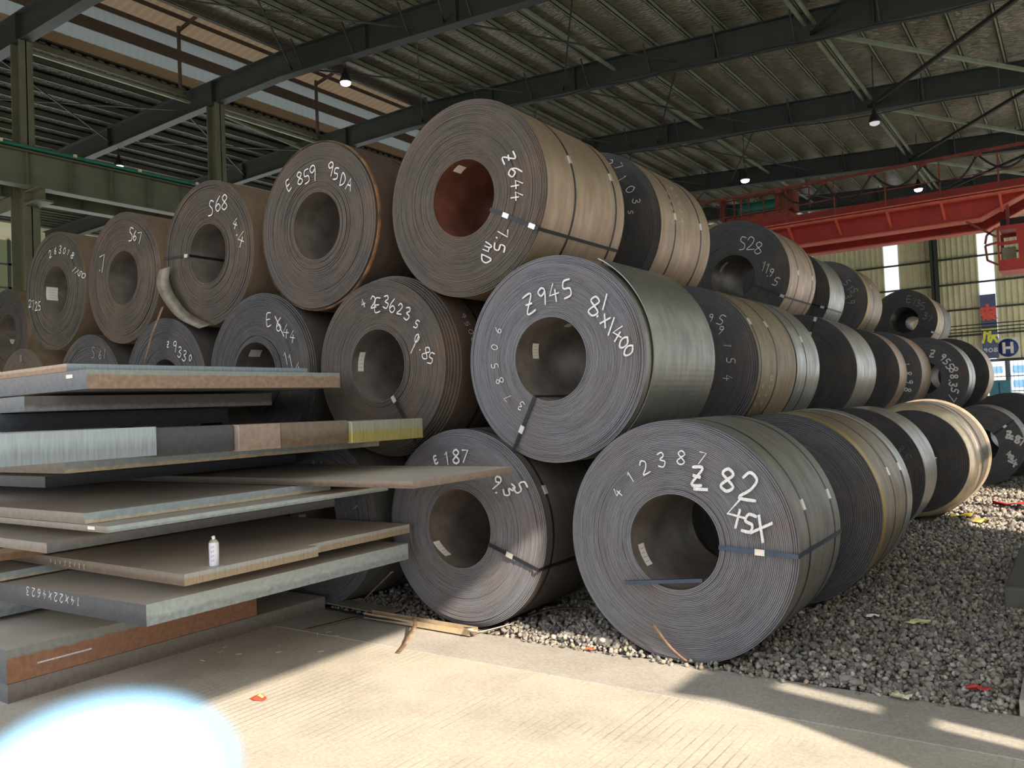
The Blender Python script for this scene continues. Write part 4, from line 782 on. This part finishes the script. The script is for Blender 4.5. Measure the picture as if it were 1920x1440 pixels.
def plate(label, s, C, E, zb, zt_, side, front, L=6.0, jog=None, fdir=None, z_at=None):
    xr = -6.6 * s; p = on_x(C[0], C[1], xr); q = on_x(E[0], E[1], xr); x0 = xr
    poly = [(x0 - L, p.y), (x0, p.y)]
    if jog:
        for (u, v, dx) in jog: yj = on_x(u, v, xr).y; poly += [(poly[-1][0], yj), (poly[-1][0] + dx, yj)]
    poly += [(poly[-1][0], q.y), (x0 - L, q.y)]
    if fdir:
        poly[0] = (x0 - L, p.y + fdir * L)
    lo = [(x - x0, y - p.y) for x, y in poly]
    b = MB(); b.prism(lo, 0, zt_ - zb, (0, 1, 2)); o = b.obj('steel_plate', [M_ptop, SD[side], SD[front]], label=label, cat='steel plate', group=GP, loc=(x0, p.y, zb)); bevel(o, 0.007, 2)
    print(label[:30], 'x', round(x0, 2), 'y', round(p.y, 2), round(q.y, 2), 'z', zb, zt_, 'pz', round(p.z, 2), round(q.z, 2)); return o
plate('bottom slab of the stack lying on the concrete', 0.985, (15, 1320), (610, 1148), 0.0, 0.135, 'greybrown', 'grey')
P2 = plate('thick rust-brown slab second from the bottom', 0.985, (13, 1291), (482, 1160), 0.14, 0.385, 'rust', 'grey')
plate('thin blue-edged plate recessed at left above the rusty slab', 7.54 / 6.6, (-60, 1172), (560, 1040), 0.42, 0.60, 'blue', 'grey', 5)
P3 = plate('blue-grey slab with white handwriting on its dark end', 0.79, (275, 1172), (766, 1050), 0.63, 0.775, 'blue', 'dark', 5, fdir=-0.045)
plate('cream-edged plate recessed at left above the blue-grey slab', 7.1 / 6.6, (-50, 1104), (520, 1000), 0.79, 0.855, 'bluecream', 'grey', 5)
P4 = plate('wide plate carrying the spray can, notched right edge', 0.77, (346, 1103), (788, 998), 0.87, 0.950, 'cut', 'brown', 5, jog=[(597, 1046, -0.13)])
plate('rusty tan plate recessed at left above the spray can', 6.98 / 6.6, (-60, 1062), (420, 985), 0.965, 1.06, 'tan', 'tan', 5)
P5 = plate('plate with yellow stains on its corner', 0.85, (88, 1037), (628, 950), 1.167, 1.232, 'grey', 'greybrown', 5)
P6a = plate('thin plate with faint numbers and a white sticker', 0.76, (201, 1004), (728, 922), 1.317, 1.357, 'blue', 'greybrown', 5)
P6 = plate('plate with pale blue and cream flame-cut edge', 0.80, (160, 983), (620, 919), 1.36, 1.430, 'bluecream', 'greybrown', 5)
P7 = plate('broad plate jutting furthest right with grooved end', 0.605, (775, 923), (963, 885), 1.437, 1.492, 'pinkbrown', 'brown', 4.2)
P8 = plate('dark plate under the cream-edged one', 1.0, (85, 917), (556, 866), 1.525, 1.612, 'dark', 'dark', 5)
P9 = plate('pale blue edged plate with cream lower band', 0.87, (121, 889), (720, 838), 1.668, 1.755, 'bluecream', 'greybrown', 5, jog=[(483, 856, -0.03)])
zz0, zz1 = 1.775, 1.965
segs = [(-60, 295, 'light', 'light blue-grey block at the left of the stepped row', 0.0), (297, 444, 'dark', 'dark slate block in the stepped row', -0.03), (446, 526, 'pinkbrown', 'small pinkish block in the middle of the stepped row', 0.012), (528, 653, 'brown', 'brown block in the stepped row', 0.0), (656, 790, 'yellow', 'yellow streaked block ending the stepped row', 0.03)]
A = on_x(0, 856, -5.0); Bq = on_x(790, 826, -4.75); 
for (u0, u1, sd, lab, dx) in segs:
    def at(u):
        f_ = u / 790; return Vector((-5.02 + 0.0 * f_, on_x(u, 834, -5.02).y, 0))
    y0, y1 = at(u0).y, at(u1).y
    b = MB(); b.box((-2.2, 0, 0), (dx, y1 - y0 - 0.003, zz1 - zz0 if sd != 'yellow' else zz1 - zz0 - 0.01))
    o = b.obj('steel_block', [SD[sd]], label=lab, cat='steel block', group='thick steel blocks in the stepped row', loc=(-5.02, y0, zz0 - 0.028 * (u0 + 60) / 850)); bevel(o, 0.005)
plate('dark recessed slab behind the stepped row', 7.0 / 6.6, (-60, 815), (428, 797), 1.968, 2.11, 'dark', 'dark', 4)
P12 = plate('thin dark plate with white scuffed corner', 1.0, (46, 769), (510, 765), 2.118, 2.235, 'greybrown', 'grey', 4)
P13 = plate('thick pale-rust slab near the top of the stack', 0.92, (163, 725), (638, 733), 2.265, 2.41, 'rusttop', 'grey', 5)
P14 = plate('topmost thin plate with a light blue edge', 0.97, (125, 692), (577, 705), 2.415, 2.475, 'light', 'tan', 5)
P12.data.materials[1] = m_side('plate_side_dark_rust', (120, 112, 106), (150, 146, 144), 0.3, 0.1)
# marks on plates
def mark_plate(o, chars, plane, val, bold=0.008, flip=False):
    b = MB(); L0 = o.location
    for ch, u, v, h, rot in chars:
        p = on_y(u, v, val) if plane == 'y' else on_x(u, v, val); sc = Vector((p.x, p.y, p.z - EYE)).dot(FW) / F_PX * h
        ca_, sa_ = math.cos(math.radians(rot)), math.sin(math.radians(rot))
        b = MB()
        def mp(X, Y, l=0):
            s_, t_ = (X - .5) * 0.8 * sc, (Y - .5) * sc; s2, t2 = s_ * ca_ + t_ * sa_, -s_ * sa_ + t_ * ca_
            w_ = Vector((p.x + s2, p.y - l, p.z + t2)) if plane == 'y' else Vector((p.x, p.y + s2, p.z + t2))
            return w_ - L0
        strokes3(G[ch], mp, max(bold / sc, 0.06), b); b.obj(gname(ch), M_chalk, o)
y3 = P3.location.y
def fy(u): # front face of P3 follows a slightly slanted line
    return y3 - 0.006
mark_plate(P3, [(c_, 52 + 10.5 * i, 1108 + 2.3 * i, 16, 190) for i, c_ in enumerate('3264x22x41')], 'y', y3 - 0.30, 0.006)
b = MB(); p0, p1 = on_x(70, 1243, P2.location.x + 0.003), on_x(172, 1216, P2.location.x + 0.003); b.bar(p0 - P2.location, p1 - P2.location, 0.002, 0.012); b.obj('white_line_mark', M_chalk, P2)
for (pl, u, v, w_, h_) in ((P13, 130, 706, 16, 7), (P6a, 171, 990, 17, 6)):
    p = on_y(u, v, pl.location.y - 0.003); sc = Vector((p.x, p.y, p.z - EYE)).dot(FW) / F_PX; b = MB(); b.box((-w_ / 2 * sc * 1.5, -0.001, -h_ / 2 * sc), (w_ / 2 * sc * 1.5, 0.001, h_ / 2 * sc)); b.obj('paper_sticker', M_paper, pl, loc=p - pl.location)
mark_plate(P4, [(c_, 95 + 9 * i, 1052 + 1.5 * i, 8, 190) for i, c_ in enumerate('69x22x35')], 'y', P4.location.y - 0.006, 0.004)
# spray can
sc_ = on_z(402, 1060, 0.95)
can = thing('spray_can', 'white aerosol paint can standing on the wide plate', 'spray can', sc_)
b = MB(); b.lathe([(0.0, 0.0), (0.033, 0.0), (0.035, 0.004), (0.035, 0.155), (0.033, 0.165)], 28); b.obj('can_body', flat('can_white', (224, 222, 236), 0.35), can)
b = MB(); b.lathe([(0.033, 0.165), (0.026, 0.180), (0.018, 0.187), (0.0, 0.187)], 24); b.obj('can_shoulder', M_seal, can)
b = MB(); b.lathe([(0.012, 0.187), (0.012, 0.20), (0.010, 0.212), (0.0, 0.213)], 16); b.box((-0.004, -0.016, 0.2), (0.004, -0.008, 0.206)); b.obj('nozzle', flat('nozzle_white', (236, 236, 236), 0.4), can)
b = MB()
for q in range(4):
    ang = -0.9; b.add([(0.0355 * math.cos(ang + dx), 0.0355 * math.sin(ang + dx), z) for dx, z in ((-0.25, 0.03 + q * 0.032), (0.2, 0.035 + q * 0.032), (0.25, 0.05 + q * 0.032), (-0.2, 0.043 + q * 0.032))], [(0, 1, 2, 3)])
b.obj('label_print', flat('can_print', (92, 84, 130), 0.4), can)

# ------------------------------------------------------------------ loose straps and debris
def ribbon(name, pts, w, mat, label, cat, side=None, th=0.003):
    pts = [Vector(p) for p in pts]; o0 = pts[0].copy(); b = MB(); vs = []
    for i, p in enumerate(pts):
        d = (pts[min(i + 1, len(pts) - 1)] - pts[max(i - 1, 0)]).normalized(); a = (side if side is not None else d.cross(Vector((0, 0, 1)))).normalized() * w / 2
        vs += [p - o0 - a, p - o0 + a]
    b.add(vs, [(2 * i, 2 * i + 1, 2 * i + 3, 2 * i + 2) for i in range(len(pts) - 1)], 0, True)
    o = b.obj(name, mat, label=label, cat=cat, loc=o0); m = o.modifiers.new('th', 'SOLIDIFY'); m.thickness = th; m.offset = 1; return o
def smooth(ps, n=8):
    ps = [Vector(p) for p in ps]; out = []
    for i in range(len(ps) - 1):
        p0, p1, p2, p3 = ps[max(i - 1, 0)], ps[i], ps[i + 1], ps[min(i + 2, len(ps) - 1)]
        for k in range(n): t_ = k / n; out.append(0.5 * ((2 * p1) + (-p0 + p2) * t_ + (2 * p0 - 5 * p1 + 4 * p2 - p3) * t_ ** 2 + (-p0 + 3 * p1 - 3 * p2 + p3) * t_ ** 3))
    return out + [ps[-1]]
Z = lambda u, v, z=0.02: on_z(u, v, z)
# blue bar laid across the bore of c3
p = on_y(1172, 1092, 5.74); q = on_y(1318, 1088, 5.80)
b = MB(); b.bar(Vector((0, 0, 0)), q - p, 0.03, 0.028); o = b.obj('flat_bar', M_strapb, label='blue-grey flat bar resting in the bore of the Z82 coil', cat='steel bar', loc=p)
ribbon('steel_strap', smooth([on_y(1225, 1172, 5.70), on_y(1243, 1198, 5.72), on_y(1264, 1222, 5.72), on_z(1286, 1240, 0.05)]), 0.03, M_rust, 'short rusty strap leaning on the foot of the Z82 coil', 'strap', Vector((1, 0, 0.35)))
ribbon('steel_strap', smooth([Z(776, 1158, 0.12), Z(778, 1172, 0.16), Z(768, 1190, 0.10), Z(758, 1208, 0.03), Z(745, 1224, 0.008)]), 0.05, M_rust, 'curled rusty strap end hanging over the concrete edge', 'strap', Vector((1, 0, 0)))
ribbon('steel_strap', [Z(612, 1140, 0.07), Z(700, 1158, 0.06), Z(832, 1174, 0.03)], 0.06, M_strapb, 'long dark blue strap lying by the bottom plates', 'strap')
ribbon('steel_strap', smooth([Z(572, 1098, 0.03), Z(600, 1112, 0.06), Z(640, 1113, 0.06), Z(690, 1108, 0.05), Z(745, 1100, 0.03)]), 0.05, M_strapb, 'blue strap in shadow under the shadowed floor coil', 'strap')
ribbon('steel_strap', smooth([Z(638, 1158, 0.02), Z(665, 1142, 0.08), Z(690, 1118, 0.22), Z(736, 1072, 0.5)]), 0.035, M_rust, 'rusty strap rising from the gravel to the coil', 'strap')
ribbon('steel_strap', smooth([Z(690, 1150, 0.03), Z(725, 1140, 0.06), Z(755, 1128, 0.08), Z(768, 1120, 0.05)]), 0.035, M_rust, 'short rusty strap between plate stack and E187 coil', 'strap')
ribbon('steel_strap', smooth([Z(752, 1150, 0.02), Z(757, 1138, 0.08), Z(764, 1128, 0.10), Z(770, 1122, 0.02)]), 0.03, M_rust, 'little arched rusty strap beside the E187 coil', 'strap')
ribbon('steel_strap', smooth([Z(575, 1180, 0.006), Z(625, 1168, 0.012), Z(690, 1152, 0.02)]), 0.06, M_rust, 'flat brown strap lying on the shaded concrete', 'strap')
ribbon('steel_strap', smooth([Z(985, 1158, 0.03), Z(1020, 1146, 0.05), Z(1060, 1140, 0.05), Z(1105, 1142, 0.03)]), 0.05, M_rust, 'red-brown strap between the two front floor coils', 'strap')
ribbon('steel_strap', [on_y(305, 575, 5.86), on_y(285, 625, 5.84), on_y(270, 682, 5.80)], 0.05, M_rust, 'long brown strap leaning on the Z9330 coil', 'strap', Vector((1, 0, 0)))
# loose curled flap between the S67 and S68 coils
ribbon('steel_flap', smooth([on_y(310, 502, 5.95), on_y(305, 530, 5.93), on_y(318, 560, 5.93), on_y(345, 592, 5.95), on_y(385, 612, 5.98)]), 0.17, flat('flap_steel', (122, 114, 100), 0.5, 0.3, 0.2, 8), 'curled rusty sheet flap hanging beside the S68 coil', 'sheet metal', Vector((0.9, 0.45, 0.25)), 0.006)
# channel of pale metal
p, q = Z(690, 1150, 0.05), Z(888, 1183, 0.05)
ch = thing('steel_channel', 'pale metal channel lying along the concrete edge', 'steel channel', p); d = q - p; b = MB(); b.bar((0, 0, -0.03), d + Vector((0, 0, -0.03)), 0.11, 0.008); b.obj('web', M_rust, ch)
nn = d.normalized().cross(Vector((0, 0, 1))) * 0.055
for s in (1, -1): b = MB(); b.bar(nn * s + Vector((0, 0, -0.005)), nn * s + d + Vector((0, 0, -0.005)), 0.008, 0.05); b.obj('flange', flat('pale_metal', (190, 170, 136), 0.5, 0.3), ch)
p, q = Z(618, 1125, 0.06), Z(740, 1148, 0.04); b = MB(); d = q - p; b.bar((0, 0, 0), d, 0.22, 0.01); b.obj('metal_sheet', flat('grey_sheet', (150, 146, 136), 0.5, 0.3), label='grey sheet metal scrap lying on the gravel behind the channel', cat='sheet metal', loc=p)
ribbon('paper_scrap', [Z(878, 1176, 0.07), Z(884, 1180, 0.10), Z(886, 1187, 0.04)], 0.10, flat('paper_scrap', (222, 206, 178)), 'crumpled cream paper scrap at the channel end', 'paper', Vector((1, 0.2, 0)))
ribbon('plastic_strip', smooth([Z(888, 1187, 0.02), Z(920, 1180, 0.03), Z(958, 1170, 0.04)]), 0.02, flat('paper_scrap', (222, 206, 178)), 'thin cream strip running from the channel end', 'strap')
# red wrapper on the concrete
p = Z(484, 1311, 0.0); wr_ = thing('snack_wrapper', 'small crumpled red wrapper on the sunlit concrete', 'wrapper', p)
b = MB(); b.add([(-0.06, -0.03, 0.004), (0.0, -0.045, 0.01), (0.07, -0.02, 0.005), (0.06, 0.03, 0.012), (0.0, 0.03, 0.03), (-0.065, 0.015, 0.008), (0.0, 0.0, 0.035)], [(0, 1, 6), (1, 2, 6), (2, 3, 6), (3, 4, 6), (4, 5, 6), (5, 0, 6)]); b.obj('foil', flat('wrapper_red', (214, 70, 54), 0.4), wr_)
b = MB(); b.add([(0.02, -0.02, 0.036), (0.06, -0.01, 0.02), (0.05, 0.015, 0.024), (0.015, 0.01, 0.038)], [(0, 1, 2, 3)]); b.obj('print', flat('wrapper_yellow', (236, 190, 120), 0.4), wr_)
# small litter on gravel
LIT = [((1638, 1158), (226, 224, 220), 'white crumpled paper on the mid gravel', 0.06), ((1722, 1172), (196, 196, 150), 'pale yellow-green leaf on the gravel', 0.08), ((1836, 1296), (176, 62, 56), 'red scrap on the gravel near the right edge', 0.07),
       ((1802, 971), (214, 196, 70), 'yellow leaf on the shaded far gravel', 0.14), ((1838, 981), (170, 156, 84), 'dull olive leaf on the shaded far gravel', 0.14), ((1900, 950), (150, 40, 44), 'dark red rag on the sunlit far gravel', 0.25), ((1803, 926), (232, 230, 224), 'white bag scrap beside the sunlit telescoped coil', 0.16),
       ((1108, 1220), (206, 92, 60), 'orange scrap on the sunlit gravel', 0.04), ((1688, 1310), (200, 196, 170), 'pale crumpled scrap at the gravel edge', 0.06), ((1186, 1215), (232, 232, 236), 'white plastic bit in the gravel before the Z82 coil', 0.04)]
for (uv, c_, lab, s) in LIT:
    p = Z(uv[0], uv[1], 0.015); b = MB(); vs = []
    for i in range(4):
        for j in range(4): vs.append(((i / 3 - .5) * 2 * s + rng.uniform(-.2, .2) * s, (j / 3 - .5) * 1.3 * s + rng.uniform(-.2, .2) * s, 0.008 + rng.rand() * 0.5 * s))
    b.add(vs, [(4 * i + j, 4 * i + 4 + j, 4 * i + 5 + j, 4 * i + 1 + j) for i in range(3) for j in range(3)]); nm = 'leaf' if 'leaf' in lab else ('rag' if 'rag' in lab else 'litter_scrap')
    b.obj(nm, flat('litter%d_%d' % uv, c_, 0.7), label=lab, cat='leaf' if nm == 'leaf' else 'litter', loc=p)
for i in range(9):
    x, y = rng.uniform(-5.6, -5.3) - rng.rand(), rng.uniform(3.6, 5.4)
    b = MB(); a = rng.rand() * 6; b.bar((0, 0, 0.004), (0.05 * math.cos(a), 0.05 * math.sin(a), 0.004), 0.008, 0.004); b.obj('wood_splinter', flat('splinter', (206, 196, 176), 0.8), label='tiny pale splinter on the shaded concrete by the bottom slab', cat='splinter', group='splinters on the shaded concrete', loc=(x, y, 0))
# pedestal at right edge
pd = Z(1888, 1150, 0.0); cb = thing('concrete_block', 'dark concrete block at the right edge of the gravel', 'concrete block', (-0.68, 8.5, -0.02)); b = MB(); b.box((0, 0, 0), (0.9, 2.4, 0.22)); bevel(b.obj('block_body', flat('block_dark', (92, 90, 84), 0.9), cb), 0.01)
b = MB(); b.box((0.02, 0.1, 0.22), (0.88, 2.3, 0.235)); b.obj('cover_plate', flat('cover_dark', (72, 72, 68), 0.8), cb)
# ------------------------------------------------------------------ near disc, made up to stand in for a blurred shape, lower left
P = Vector((0, 0, EYE)) + ray(200, 1470) * 0.15
pn = thing('blurred_disc', 'made-up white disc with pale blue rim, out of focus in the lower left corner', 'tag', P)
n_ = (Vector((0, 0, EYE)) - P).normalized(); q = n_.to_track_quat('Z', 'Y')
def puck(r0, r1, z0, z1, nm, mat):
    b = MB(); b.lathe([(0, z0), (r0, z0), (r1, z0 + 0.001), (r1, z1 - 0.001), (r0, z1), (0, z1)], 40); o = b.obj(nm, mat, pn); o.rotation_mode = 'QUATERNION'; o.rotation_quaternion = q; return o
o = puck(0.030, 0.033, -0.003, 0.0, 'rim', flat('disc_blue', (120, 170, 208), 0.5)); o.scale = (0.70, 0.46, 1)
o = puck(0.025, 0.026, 0.0, 0.0015, 'disc_face', flat('disc_white', (196, 188, 174), 0.6)); o.scale = (0.66, 0.42, 1)
b = MB(); b.tube([(0, 0, -0.02), (0.0, -0.05, -P.z)], 0.004, 8); b.obj('added_stake', M_cable, pn)  # support added only to hold up the made-up disc
